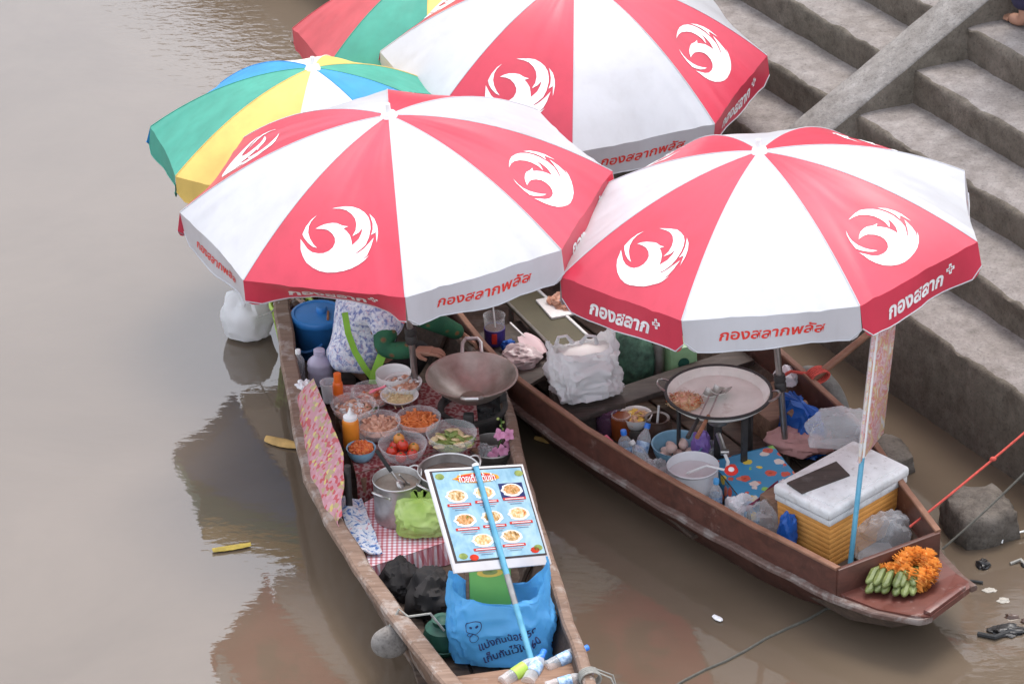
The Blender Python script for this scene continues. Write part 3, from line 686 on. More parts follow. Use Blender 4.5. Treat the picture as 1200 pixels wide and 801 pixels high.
def cloth_print(name, base, kind):
    m, nt, bs = newmat(name)
    if kind == 'plaid':
        v = coords(nt); sep = N(nt, 'ShaderNodeSeparateXYZ'); nt.links.new(v, sep.inputs[0])
        def stripes(o, f, w, lo, hi):
            a = N(nt, 'ShaderNodeMath', operation='MULTIPLY'); nt.links.new(o, a.inputs[0]); a.inputs[1].default_value = f
            b = N(nt, 'ShaderNodeMath', operation='FRACT'); nt.links.new(a.outputs[0], b.inputs[0])
            return ramp(nt, b.outputs[0], [(0, lo), (w, hi)], 'CONSTANT')
        c = mix(nt, 1.0, stripes(sep.outputs[0], 42, .45, (.62, .30, .32), (.78, .74, .78)), stripes(sep.outputs[1], 42, .45, (.75, .45, .50), (1, 1, 1)), 'MULTIPLY')
        c = mix(nt, ramp(nt, noise(nt, v, 7), [(.45, (0, 0, 0)), (.62, (.75,) * 3)]), c, mix(nt, .6, c, (.62, .10, .14), 'MULTIPLY'))
    elif kind == 'redcloth':
        v = coords(nt); vo = N(nt, 'ShaderNodeTexVoronoi', Scale=55); nt.links.new(v, vo.inputs['Vector'])
        c = ramp(nt, vo.outputs['Distance'], [(.2, (.20, .02, .025)), (.5, (.26, .06, .06)), (.62, (.36, .21, .20))])
    elif kind == 'mosaic':
        v = coords(nt, (1, 1, 1), (.3, .5, .4)); br = N(nt, 'ShaderNodeTexVoronoi', Scale=46); nt.links.new(coords(nt, (1.6, 1, .55), (.2, .9, .5)), br.inputs['Vector'])
        sep = N(nt, 'ShaderNodeSeparateColor'); nt.links.new(br.outputs['Color'], sep.inputs[0])
        c = ramp(nt, sep.outputs[0], [(0, (.42, .17, .20)), (.40, (.40, .035, .045)), (.58, (.46, .22, .25)), (.76, (.34, .25, .11)), (.94, (.50, .40, .10))], 'CONSTANT')
    elif kind == 'floral':
        v = coords(nt); vo = N(nt, 'ShaderNodeTexVoronoi', Scale=15); nt.links.new(v, vo.inputs['Vector'])
        sep = N(nt, 'ShaderNodeSeparateColor'); nt.links.new(vo.outputs['Color'], sep.inputs[0])
        petal = ramp(nt, sep.outputs[0], [(0, (.62, .10, .06)), (.3, (.70, .52, .06)), (.5, (.26, .52, .10)), (.7, (.72, .62, .55)), (.85, (.68, .20, .12))], 'CONSTANT')
        d = N(nt, 'ShaderNodeMath', operation='ADD'); nt.links.new(vo.outputs['Distance'], d.inputs[0]); nf = noise(nt, v, 45, 2)
        k = N(nt, 'ShaderNodeMath', operation='MULTIPLY'); nt.links.new(nf, k.inputs[0]); k.inputs[1].default_value = .30; nt.links.new(k.outputs[0], d.inputs[1])
        inner = ramp(nt, d.outputs[0], [(0, (.72, .55, .12)), (.27, (1, 1, 1))], 'CONSTANT')
        c = mix(nt, ramp(nt, d.outputs[0], [(0, (1, 1, 1)), (.57, (0, 0, 0))], 'CONSTANT'), (.05, .27, .48), mix(nt, 1.0, petal, inner, 'MULTIPLY'))
    elif kind == 'shirt':
        v = coords(nt); f = noise(nt, v, 38, 4, .7, .6); g = noise(nt, v, 60, 3)
        c = ramp(nt, f, [(.40, (.16, .20, .42)), (.50, (.56, .58, .68)), (.62, (.74, .74, .78))])
        c = mix(nt, ramp(nt, g, [(.56, (0, 0, 0)), (.66, (.45,) * 3)]), c, (.55, .30, .36))
    elif kind == 'sleeve':
        v = coords(nt); vo = N(nt, 'ShaderNodeTexVoronoi', Scale=17); nt.links.new(v, vo.inputs['Vector'])
        c = ramp(nt, vo.outputs['Distance'], [(0, (.30, .05, .03)), (.2, (.16, .12, .04)), (.3, (.018, .12, .052))])
        c = mix(nt, ramp(nt, noise(nt, v, 12), [(.4, (0, 0, 0)), (.6, (.5,) * 3)]), c, (.006, .05, .03))
    elif kind == 'strip':
        v = coords(nt); c = ramp(nt, noise(nt, v, 40, 3, .6, .5), [(.38, (.06, .16, .42)), (.48, (.62, .66, .72)), (.62, (.75, .72, .74)), (.68, (.52, .22, .28))])
    nt.links.new(c, bs.inputs['Base Color']); bs.inputs['Roughness'].default_value = .45 if kind in ('mosaic', 'floral') else .8
    bump(nt, bs, noise(nt, coords(nt), 9, 4), .25, .01)
for k_ in (('plaid_cloth', 0, 'plaid'), ('red_tablecloth', 0, 'redcloth'), ('mosaic_sheet', 0, 'mosaic'), ('floral_oilcloth', 0, 'floral'), ('floral_shirt', 0, 'shirt'), ('green_sleeve', 0, 'sleeve'), ('strip_cloth', 0, 'strip')): cloth_print(*k_)

# ---- generic builders
def heap(c, r, h, n, size, kind, mats, parent, name='filling', seed=0, rz=None):
    rg = random.Random(seed); mb = MB(); c = np.asarray(c)
    mb.lathe([(0, h * .72), (r * .5, h * .6), (r * .85, h * .22), (r, -.003), (r * .9, -.01), (0, -.01)], c, 18)
    for i in range(n):
        q = math.sqrt(rg.random()) * r * .93; an = rg.uniform(0, 6.283)
        p = c + V(math.cos(an) * q, math.sin(an) * q, h * .72 * (1 - (q / r) ** 1.6) + rg.uniform(0, .25) * size)
        mb.cur = rg.randrange(len(mats))
        d = unit(V(rg.gauss(0, 1), rg.gauss(0, 1), rg.gauss(0, .35))); s = size * rg.uniform(.7, 1.3)
        if kind == 'curl':
            e = unit(np.cross(d, V(rg.gauss(0, .4), rg.gauss(0, .4), 1)))
            mb.tube([p + s * (math.cos(t) * d + math.sin(t) * e) * .6 for t in (0, .9, 1.8, 2.7)], [s * .22, s * .30, s * .25, s * .10], 5)
        elif kind == 'stick':
            mb.tube([p - d * s * .7, p + V(0, 0, s * .1), p + d * s * .7], [s * .14] * 3, 5)
        elif kind == 'ball': mb.ball(p, s * .5, (1, 1, .9), 7, 5)
        elif kind == 'chip': mb.ball(p, s * .6, (1, .7, .35), 6, 4, ax=(d, unit(np.cross(d, V(.1, .2, 1))), V(0, 0, 1)))
        elif kind == 'strand':
            pts = [p]; dd = d
            for _ in range(5):
                dd = unit(dd + V(rg.gauss(0, .7), rg.gauss(0, .7), rg.gauss(0, .2))); pts.append(pts[-1] + dd * s * .4)
            mb.tube(pts, s * .10, 4)
    o = mb.build(name, mats, parent); o['kind'] = 'stuff'; return o
def bowl(label, px, py, rx, z0, h, mat, fill=None, name='bowl', cat='bowl', group=None, foot=.5, seed=1, curve=.55, lip=True):
    c = at(px, py, z0 + h); r = rx * (1.08 if 'clear' in label else 1) / ppm(c); b = V(c[0], c[1], z0); t = thing(name, label, cat, b, group)
    n = 7; prof = [(0, .004), (r * foot, .0)]
    prof += [(r * (foot + (1 - foot) * math.sin(q * math.pi / 2) ** curve), h * q) for q in np.linspace(.08, 1, n)]
    if lip: prof += [(r * 1.035, h * 1.01), (r * 1.03, h * .985), (r * .985, h * .99)]
    prof += [(max(0, r * (foot + (1 - foot) * math.sin(q * math.pi / 2) ** curve) - .005), h * q) for q in np.linspace(.94, .10, n)] + [(r * foot * .9, .008), (0, .008)]
    MB().lathe(prof, b, 36).build('bowl_wall', mat, t, ang=60)
    if fill:
        kind, mats, n_, sz, lv, hh = fill; rr = r * (foot + (1 - foot) * math.sin(min(1, lv) * math.pi / 2) ** curve) - .007
        heap(b + V(0, 0, h * lv), rr, hh, n_, sz, kind, mats, t, seed=seed)
    return t, b, r
def pot(label, px, py, rx, z0, h, mat, soup_mat, group=None, handles=True, ha=.5, lv=.8):
    c = at(px, py, z0 + h); r = rx / ppm(c); b = V(c[0], c[1], z0); t = thing('cooking_pot', label, 'pot', b, group)
    MB().lathe([(0, 0), (r * .93, 0), (r * .985, .012), (r, .03), (r, h - .008), (r * 1.03, h - .004), (r * 1.035, h + .002), (r * 1.01, h + .005), (r * .98, h), (r * .975, .03), (r * .93, .012), (0, .012)], b, 40).build('pot_body', mat, t)
    MB().lathe([(0, h * lv + .002), (r * .5, h * lv), (r * .974, h * lv)], b, 32).build('soup', soup_mat, t)
    if handles:
        for an in (ha, ha + math.pi):
            d = V(math.cos(an), math.sin(an), 0); e = V(-d[1], d[0], 0)
            MB().tube([b + V(0, 0, h * .82) + d * (r * .99 + .045 * math.sin(q)) + e * .045 * math.cos(q) + V(0, 0, .035 * math.sin(q)) for q in np.linspace(0, math.pi, 9)], .0055, 6).build('handle', mat, t)
            for k in (-1, 1): MB().ball(b + V(0, 0, h * .82) + d * r + e * .045 * k, .009, n=8, m=5).build('rivet', mat, t)
    return t, b, r
def bottle(label, base, axis, L, r, mat, cap, group=None, lab=None, name='plastic_bottle', cat='bottle', neck=.35, cap_len=.12):
    a = unit(axis); t = thing(name, label, cat, base, group); base = np.asarray(base)
    p = [(0, 0), (r * .8, 0), (r, r * .2)]
    for q in np.linspace(.08, .60, 9): p.append((r * (1 - .05 * (1 if int(q * 40) % 2 else 0)), L * q))
    p += [(r * .92, L * .68), (r * .68, L * .76), (r * neck * 1.1, L * .84), (r * neck, L * .88), (r * neck, L * .9), (0, L * .9)]
    MB().lathe(p, base, 16, a).build('bottle_body', mat, t)
    MB().lathe([(0, L * (.885)), (r * neck * 1.28, L * .885), (r * neck * 1.28, L * (.885 + cap_len)), (r * neck * 1.1, L * (.9 + cap_len)), (0, L * (.9 + cap_len))], base, 14, a).build('cap', cap, t)
    if lab: MB().lathe([(r * 1.015, L * .28), (r * 1.02, L * .30), (r * 1.02, L * .54), (r * 1.015, L * .56)], base, 16, a).build('bottle_label', lab, t)
    return t
def sack_fn(base, face, w, d, h, ex=.6, crumple=.02, pinch=.35, seed=0, lean=V(0, 0, 0), bulge=.0):
    f = unit(V(face[0], face[1], 0)); x = V(-f[1], f[0], 0); base = np.asarray(base, float)
    sg = lambda q, e: math.copysign(abs(q) ** e, q)
    def fn(u, v):
        an = 2 * math.pi * u; bot = min(1, (v / .10)) ** .5 if v < .10 else 1
        sx = (.93 + .07 * math.sin(v * 3)) * bot; sy = bot * (1 - pinch * max(0, v - .55) / .45) * (1 + bulge * math.sin(math.pi * min(1, v * 1.1)))
        p = base + x * (w / 2 * sg(math.cos(an), ex) * sx) + f * (d / 2 * sg(math.sin(an), ex) * sy) + V(0, 0, h * v) + lean * v
        q = V(math.cos(an) * 1.5, math.sin(an) * 1.5, v * 2.2) + V(seed * 3.1, seed, 0); k = crumple * min(1, v * 8 + .15)
        dd = nz(q, 1.6) * 1.0 + (1 - abs(nz(q + V(9, 2, 1), 2.6)) * 2) * .5 + nz(q, 6) * .35
        out = x * math.cos(an) + f * math.sin(an)
        return p + out * k * dd + V(0, 0, k * .8 * nz(q + V(4, 4, 4), 2.2) * (v > .3))
    return fn, f, x
def sack(t, fn, mat, name='bag', nu=64, nv=30, closed_top=False):
    mb = MB(); vs = [fn(i / nu, j / nv) for j in range(nv + 1) for i in range(nu)]
    fs = [(j * nu + i, j * nu + (i + 1) % nu, (j + 1) * nu + (i + 1) % nu, (j + 1) * nu + i) for j in range(nv) for i in range(nu)]
    fs.append(tuple(reversed(range(nu))))
    if closed_top:
        c = np.mean([vs[nv * nu + i] for i in range(nu)], axis=0); vs.append(c + V(0, 0, .01))
        fs += [(nv * nu + i, nv * nu + (i + 1) % nu, len(vs) - 1) for i in range(nu)]
    mb.add(vs, fs); return mb.build(name, mat, t, ang=35)
def blob(label, name, cat, c, s, mat, dis=.35, fr=9, group=None, n=40, m=26, seed=0, flat=True, ridge=True, single_part=True):
    """crumpled bag or cloth heap resting at height c[2]"""
    mb = MB(); c = np.asarray(c, float); vs = []
    for i in range(m + 1):
        t = math.pi * i / m
        for k in range(n):
            an = 2 * math.pi * k / n; d = V(math.sin(t) * math.cos(an), math.sin(t) * math.sin(an), math.cos(t))
            q = d * 1.3 + V(seed * 2.7, seed * 1.3, 0)
            r = 1 + dis * (nz(q, 1.5) + (.5 - abs(nz(q + V(5, 1, 7), 2.4))) * .7 * ridge + .25 * nz(q, 5))
            p = V(d[0] * s[0], d[1] * s[1], d[2] * s[2]) * r
            p[2] = max(p[2], -s[2] * .55) if flat else p[2]
            vs.append(c + V(0, 0, s[2] * .55) + p)
    fs = [(i * n + k, i * n + (k + 1) % n, (i + 1) * n + (k + 1) % n, (i + 1) * n + k) for i in range(m) for k in range(n)]
    mb.add(vs, fs); o = c
    return tag(mb.build(name, mat, None, True, o, ang=32), label, cat, group)
def prism(mb, tops, z0):
    """tops: ring of xyz"""
    n = len(tops); lo = [V(p[0], p[1], z0) for p in tops]
    return mb.add(list(tops) + lo, [tuple(range(n)), tuple(reversed(range(n, 2 * n)))] + [(i, (i + 1) % n, n + (i + 1) % n, n + i) for i in range(n)])
def spoon(label, p0, p1, r, mat, bowl_r=.03, name='spoon', cat='spoon', hmat=None, split=.55, group=None):
    p0, p1 = np.asarray(p0), np.asarray(p1); t = thing(name, label, cat, p0, group); d = unit(p1 - p0)
    MB().ball(p0, bowl_r, (1, .8, .28), 12, 6, ax=(d, unit(np.cross(V(0, 0, 1), d)), unit(np.cross(d, np.cross(V(0, 0, 1), d))))).build('scoop', mat, t)
    m = p0 + (p1 - p0) * split
    MB().tube([p0, m if hmat else p1], r, 6).build('shaft', mat, t)
    if hmat: MB().tube([m - d * .01, p1], r * 1.9, 8).build('handle', hmat, t)
    return t
pm('enamel', (.68, .67, .68), .25, .05); pm('batter', (.62, .55, .56), .25, .06); pm('orange_ware', (.42, .12, .03), .4, .12); pm('cap_pale', (.10, .38, .72), .4, .05)
pm('purple_sleeve', (.06, .035, .20), .5, .2); pm('fan_pink', (.66, .50, .52), .6, .08, transl=.2); pm('film_pink', (.62, .50, .50), .3, .1, alpha=.7, spec=.6)
pm('woven_green', (.028, .085, .055), .6, .5, 30, c2=(.07, .17, .11), bmp=.6, bscale=45); pm('tin_green', (.24, .42, .22), .4, .12)
pm('tyre_grey', (.10, .095, .088), .85, .35, 18, bmp=.5, bscale=40); pm('wet_black', (.018, .017, .017), .4, .3); pm('foam_dirty', (.40, .37, .32), .8, .15)
pm('griddle_metal', (.70, .69, .62), .38, .08, 7, metal=.0, c2=(.82, .81, .75))
def griddle_stain():
    m = M['griddle_metal']; nt = m.node_tree; bs = nt.nodes['Principled BSDF']; lk = bs.inputs['Base Color'].links[0]; c = lk.from_socket
    v = coords(nt); f = noise(nt, v, 5.5, 5, .6, .3); g = noise(nt, v, 42, 4, .7)
    c2 = mix(nt, ramp(nt, f, [(.60, (0, 0, 0)), (.72, (.6,) * 3)]), c, (.33, .20, .12))
    c2 = mix(nt, ramp(nt, g, [(.66, (0, 0, 0)), (.72, (.5,) * 3)]), c2, (.12, .09, .07))
    nt.links.new(c2, bs.inputs['Base Color'])
griddle_stain()
def poster():
    m, nt, bs = newmat('poster_print'); v = coords(nt, (1, 1, 1), (.4, .3, .9)); f = noise(nt, v, 17, 3, .6, .8)
    nt.links.new(ramp(nt, f, [(.32, (.66, .62, .62)), (.44, (.62, .46, .22)), (.5, (.60, .18, .17)), (.56, (.68, .55, .54)), (.64, (.52, .16, .20)), (.70, (.70, .55, .50))]), bs.inputs['Base Color']); bs.inputs['Roughness'].default_value = .3
poster()

def lid_dirt():
    nt = M['foam_white'].node_tree; bs = nt.nodes['Principled BSDF']; c = bs.inputs['Base Color'].links[0].from_socket; v = coords(nt)
    f = noise(nt, v, 4.5, 8, .7, .4); g = noise(nt, v, 30, 6, .7)
    c2 = mix(nt, ramp(nt, f, [(.50, (0, 0, 0)), (.68, (.6,) * 3)]), c, (.36, .30, .25))
    c2 = mix(nt, ramp(nt, g, [(.58, (0, 0, 0)), (.66, (.45,) * 3)]), c2, (.25, .21, .18))
    nt.links.new(c2, bs.inputs['Base Color'])
lid_dirt()

pm('wok_steel', (.36, .29, .24), .38, .30, 7, metal=.75, c2=(.54, .47, .42), bmp=.1)

# ------------------------------------------------------------------ aboard the near boat
LF = .08                                                   # standing height on its floor boards
TZ = .30
# low table under a red cloth
t = thing('low_table', 'low table under a red patterned cloth in the weathered boat', 'table', at(480, 520, LF))
tops = [at(x, y, TZ - .004) for x, y in ((417, 555), (562, 516), (556, 448), (386, 452))]
prism(MB(), tops, TZ - .03).build('table_top', 'plank_wood', t, smooth=False)
def cloth_top(u, v):
    p = (tops[0] * (1 - u) + tops[1] * u) * (1 - v) + (tops[3] * (1 - u) + tops[2] * u) * v
    return p + V(0, 0, .004 + .002 * nz(p, 14))
c = MB().grid(cloth_top, 30, 20)
fe = unit(tops[1] - tops[0]); fo = V(fe[1], -fe[0], 0)
c.grid(lambda u, v: tops[0] * (1 - u) + tops[1] * u + fo * (.004 + .008 * v + .010 * v * math.sin(u * 30)) + V(0, 0, .002 - .15 * v), 40, 6)
c.build('tablecloth', 'red_tablecloth', t, ang=70)
for x, y in ((425, 552), (556, 520), (395, 456), (548, 452)):
    p = at(x, y, TZ); MB().tube([V(p[0], p[1], LF - .02), V(p[0], p[1], TZ - .03)], .018, 8).build('leg', 'plank_wood', t)

G = 'clear bowls of ingredients on the red table'
bowl('clear bowl of peeled shrimps behind the big orange squeeze bottle', 414, 473, 24, TZ, .085, 'clear_glass', ('curl', ['shrimp', 'porcelain'], 70, .028, .5, .03), group=G, seed=1)
bowl('clear bowl of shrimps standing on a white plate', 443, 493, 24, TZ + .012, .085, 'clear_glass', ('curl', ['shrimp'], 80, .026, .55, .03), group=G, seed=2)
bowl('clear bowl of shredded carrot beside the parasol pole', 490, 488, 24, TZ, .085, 'clear_glass', ('stick', ['carrot'], 130, .030, .62, .03), group=G, seed=3)
_tb = bowl('clear bowl of red tomatoes on the red table', 472, 519, 26, TZ, .085, 'clear_glass', None, group=G, seed=4)
bowl('clear bowl of green gourd pieces behind the large soup pot', 529, 506, 27, TZ, .09, 'clear_glass', ('chip', ['greens', 'noodle_pale'], 40, .05, .4, .03), group=G, seed=5)
bowl('clear bowl with a pink spoon beside the plate of noodles', 436, 457, 22, TZ, .08, 'clear_glass', ('chip', ['shrimp', 'chili'], 50, .03, .4, .02), group=G, seed=6)
bowl('small clear cup behind the clear bowl of shrimps', 402, 459, 12, TZ, .07, 'clear_glass', ('chip', ['chili'], 20, .02, .4, .01), group=G, seed=8)
bowl('clear bowl of dried chili next to the shrimp bowls', 428, 478, 15, TZ, .05, 'clear_glass', ('chip', ['chili', 'leaf_green'], 60, .024, .6, .02), group=G, seed=9)
for k, (x, y) in enumerate(((461, 441), (461, 438.5), (461, 436))):
    bowl('white bowl in the stack by the parasol pole, %s' % ('lowest of three', 'between two others', 'topmost of three')[k], x, y, 21, TZ + .018 * k, .07, 'porcelain', None, group='stacked white bowls', seed=9, lip=False)
bowl('flowered bowl of shrimps in front of the stacked white bowls', 472, 447, 22, TZ + .012, .07, 'porcelain', ('curl', ['shrimp', 'porcelain'], 60, .024, .7, .025), group=None, seed=10)
bowl('white plate of pale noodles beside the parasol pole', 468, 462, 22, TZ + .035, .03, 'porcelain', ('strand', ['noodle_pale'], 90, .018, .45, .016), name='plate', cat='plate', foot=.5, seed=11, curve=.9)
bowl('white plate under the clear bowl of shrimps', 443, 504, 24, TZ - .001, .016, 'porcelain', None, name='plate', cat='plate', foot=.6, seed=12, curve=.9)
bowl('light blue bowl heaped with orange chili paste', 423, 524, 17, TZ, .065, 'blue_ware', ('ball', ['chili', 'carrot'], 110, .016, .85, .05), seed=13)
for k, (dx, dy, dz, m) in enumerate(((-.055, .01, .034, 'tomato'), (-.01, -.045, .034, 'tomato'), (.045, -.02, .034, 'tomato'), (.05, .035, .036, 'unripe_tomato'), (0, .05, .034, 'tomato'), (-.04, .055, .036, 'tomato'), (.0, .005, .072, 'tomato'), (-.02, .06, .075, 'unripe_tomato'))):
    p = _tb[1] + V(dx, dy, dz - .026)
    tm = thing('tomato', ('ripe red tomato in the clear bowl on the red table' if m == 'tomato' else 'yellowish tomato among red ones in the clear bowl'), 'tomato', p, 'tomatoes in the clear bowl')
    MB().lathe([(0, .0), (.014, .002), (.024, .012), (.028, .026), (.024, .040), (.012, .050), (.004, .048), (0, .046)], p, 14).build('fruit', m, tm)
    MB().ball(p + V(0, 0, .049), .007, (1, 1, .4), 6, 4).build('stem_end', 'leaf_green', tm)
spoon('pink plastic spoon lying across the clear bowl', at(437, 458, TZ + .085), at(452, 452, TZ + .13), .006, 'pink_plastic', .026)
# squeeze bottles
def squeeze(label, px, py, L, r, body, cap, top):
    p = at(px, py, TZ); t = thing('squeeze_bottle', label, 'bottle', p)
    MB().lathe([(0, 0), (r * .94, 0), (r, .008), (r, L * .68), (r * .9, L * .76), (r * .8, L * .78), (0, L * .78)], p, 20).build('bottle_body', body, t)
    MB().lathe([(0, L * .77), (r * .86, L * .77), (r * .84, L * .84), (r * .4, L * .89), (r * .2, L * 1.0), (r * .1, L * 1.06), (0, L * 1.06)] if top else [(0, L * .77), (r * .75, L * .77), (r * .72, L * 1.05), (0, L * 1.07)], p, 18).build('cap', cap, t)
squeeze('orange squeeze bottle with white nozzle beside the chili paste bowl', 412, 522, .20, .041, 'orange_sauce', 'white_plastic', True)
squeeze('slim bottle of red sauce with tall orange cap', 397, 474, .17, .026, 'orange_cap', 'orange_cap', False)
p = at(394, 468, TZ); tt = thing('tumbler', 'clear plastic tumbler next to the orange capped bottle', 'tumbler', p)
MB().lathe([(.030, 0), (.042, .11), (.044, .112), (.040, .112), (.029, .004), (0, .004)], at(386, 470, TZ), 20).build('cup_wall', 'clear_plastic', tt)
# wok on its charcoal stove
wc = at(553, 440, .50); wr = 53 / ppm(wc); st = V(wc[0], wc[1], LF)
t = thing('charcoal_stove', 'dark bucket stove under the wide steel wok', 'stove', st)
MB().lathe([(0, 0), (.14, 0), (.15, .02), (.165, .22), (.175, .235), (.175, .25), (.15, .25), (.14, .2), (0, .19)], st, 28).build('stove_body', 'dark_iron', t)
for k in range(3):
    an = k * 2.09 + .4; MB().rbox(st + V(math.cos(an) * .155, math.sin(an) * .155, .265), V(math.cos(an), math.sin(an), 0) * .02, V(-math.sin(an), math.cos(an), 0) * .025, V(0, 0, .03), .006).build('pot_rest', 'dark_iron', t)
heap(st + V(0, 0, .19), .135, .02, 50, .03, 'chip', ['charcoal'], t, 'embers', 3)
wb = V(wc[0], wc[1], .36)
t = thing('wok', 'wide worn steel wok with loop handles on the charcoal stove', 'wok', wb)
wp = [(0, 0)] + [(wr * q, .14 * q ** 2.0) for q in (.2, .4, .6, .8, .95, 1.0)]
MB().lathe(wp + [(wr * 1.03, .142), (wr * 1.03, .147), (wr * .985, .146)] + [(wr * q * .98, .14 * q ** 2.0 + .006) for q in (.95, .8, .6, .4, .2)] + [(0, .006)], wb, 48).build('pan', 'wok_steel', t)
MB().lathe([(0, .018), (wr * .36, .0185)], wb, 24).build('oil', 'broth', t)
for sg in (1, -1):
    hb = wb + V(0, sg * (wr * 1.0), .142); w = .048
    MB().tube([hb + V(-w, 0, 0), hb + V(-w * .95, sg * .05, .03), hb + V(-w * .6, sg * .075, .04), hb + V(w * .6, sg * .075, .04), hb + V(w * .95, sg * .05, .03), hb + V(w, 0, 0)], .010, 7).build('handle', 'aluminium', t)
# dark basin with a plastic bag and orchids
bc = at(577, 522, .26); br = 28 / ppm(bc); bb = V(bc[0], bc[1], .1)
t = thing('basin', 'dark round basin beside the wok stove', 'basin', bb)
MB().lathe([(0, 0), (br * .7, 0), (br * .85, .03), (br, .15), (br * 1.04, .16), (br * 1.0, .165), (br * .96, .155), (br * .82, .03), (0, .02)], bb, 32).build('basin_wall', 'dull_steel', t)
for k in range(3): MB().lathe([(br * (.88 + .035 * k), .05 + .035 * k), (br * (.905 + .035 * k), .058 + .035 * k), (br * (.9 + .035 * k), .066 + .035 * k)], bb, 32).build('groove_ring', 'dark_iron', t)
blob('crumpled clear plastic bag lying in the dark basin', 'plastic_bag', 'bag', bb + V(-.03, -.02, .03), (.07, .08, .09), 'film_plastic', seed=3)
t = thing('orchid_sprig', 'sprig of pink orchids sticking out of the dark basin', 'flowers', bb + V(.02, -.03, .1))
ob = bb + V(.0, -.04, .10); stem = [ob, ob + V(.03, -.01, .08), ob + V(.05, 0, .15), ob + V(.045, .01, .23)]
MB().tube(stem, [.005, .004, .0035, .002], 6).build('stem', 'leaf_green', t)
rg = random.Random(3)
for p in (stem[1] + V(.02, -.03, .0), stem[1] + V(-.025, -.02, -.02), stem[2] + V(.03, -.01, 0), stem[2] + V(-.012, -.02, .01), stem[2] + V(.035, .0, -.05)):
    m_ = MB()
    for k in range(5):
        an = k * 1.257 + rg.uniform(0, 1); d = unit(V(math.cos(an), math.sin(an) * .6 - .3, math.sin(an) * .7)); e = unit(np.cross(d, V(.2, -.9, .4)))
        m_.sheet(lambda u, v, p=p, d=d, e=e: p + d * .034 * v + e * .015 * (u - .5) * 2 * math.sin(math.pi * min(.97, v * .9 + .1)) + V(0, -.006, .004) * math.sin(v * 3), 3, 4, .0012)
    m_.build('flower', 'petal_pink', t)
for k in range(4): MB().ball(stem[3] + V(rg.uniform(-.015, .015), 0, -.02 * k), .008, n=7, m=5).build('bud', 'greens', t)
# bench under a plaid cloth
t = thing('bench', 'low bench under a red and white checked cloth', 'bench', at(490, 620, LF)); BZ = .20
ring = [at(x, y, BZ) for x, y in ((410, 598), (470, 565), (580, 572), (592, 606), (528, 633), (434, 664))]
prism(MB(), [p - V(0, 0, .005) for p in ring], BZ - .03).build('bench_top', 'plank_wood', t, smooth=False)
cl = MB(); cl.add([p + V(0, 0, .001) for p in ring], [tuple(range(6))])
cen = np.mean(ring, axis=0)
for a, b, dr in ((ring[5], ring[4], .115), (ring[0], ring[5], .07), (ring[4], ring[3], .06)):
    o = unit(V((b - a)[1], -(b - a)[0], 0)); o = o if np.dot(o, (a + b) / 2 - cen) > 0 else -o
    cl.grid(lambda u, v, a=a, b=b, o=o, dr=dr: a * (1 - u) + b * u + o * (.004 + .010 * v + .008 * v * math.sin(u * 22)) + V(0, 0, .001 - dr * v), 30, 5)
cl.build('checked_cloth', 'plaid_cloth', t, smooth=False)
for x, y in ((425, 600), (572, 580), (525, 628), (440, 655)):
    p = at(x, y, BZ); MB().rbox(V(p[0], p[1], (LF + BZ) / 2 - .02), V(.018, 0, 0), V(0, .018, 0), V(0, 0, (BZ - LF) / 2 + .005), .004).build('leg', 'plank_wood', t)
pts = [at(409, 586, BZ + .012), at(417, 602, BZ + .014), at(428, 625, BZ + .014), at(433, 650, BZ + .014)]
single('folded_cloth', MB().sheet(lambda u, v: (pts[0] * (1 - v) + pts[3] * v) + V(.12 * (u - .5), 0, .014 + .012 * nz(V(u * 3, v * 7, 1), 1) + .01 * math.sin(u * 6)), 12, 24, .008), 'strip_cloth', 'rumpled blue and white strip of cloth on the checked bench', 'cloth')
pt1 = pot('tall steel pot of pale broth with a ladle in it', 465, 561, 28, BZ + .002, .215, 'aluminium', 'broth', 'steel soup pots', ha=.9, lv=.85)
pt2 = pot('larger steel pot of dark soup behind the menu board', 526, 550, 36, BZ + .002, .23, 'aluminium', 'soup', 'steel soup pots', ha=.75, lv=.8)
spoon('steel ladle with black handle standing in the broth pot', pt1[1] + V(.02, -.02, .19), at(441, 527, .56), .005, 'steel', .035, 'ladle', 'ladle', 'black_rubber', .45)
spoon('thin steel spoon leaning in the broth pot', pt1[1] + V(.05, .0, .19), at(468, 556, .47), .004, 'steel', .02, 'spoon', 'spoon')
# bright green bag of herbs
gb = at(494, 622, BZ)
t = thing('plastic_bag', 'knotted bright green plastic bag beside the broth pot', 'bag', gb)
fn, f_, x_ = sack_fn(gb, (-.1, -1), .235, .17, .17, .8, .016, .75, 4, bulge=.15); sack(t, fn, 'bag_green', closed_top=True)
for k in range(3): MB().sheet(lambda u, v, k=k: gb + V(.02 * (k - 1) + .05 * (u - .5) * (.4 + v) + .03 * (k - 1) * v, .03, .150 + .055 * v + .008 * math.sin(u * 9 + k)), 6, 4, .002).build('knot_ear', 'bag_green', t)
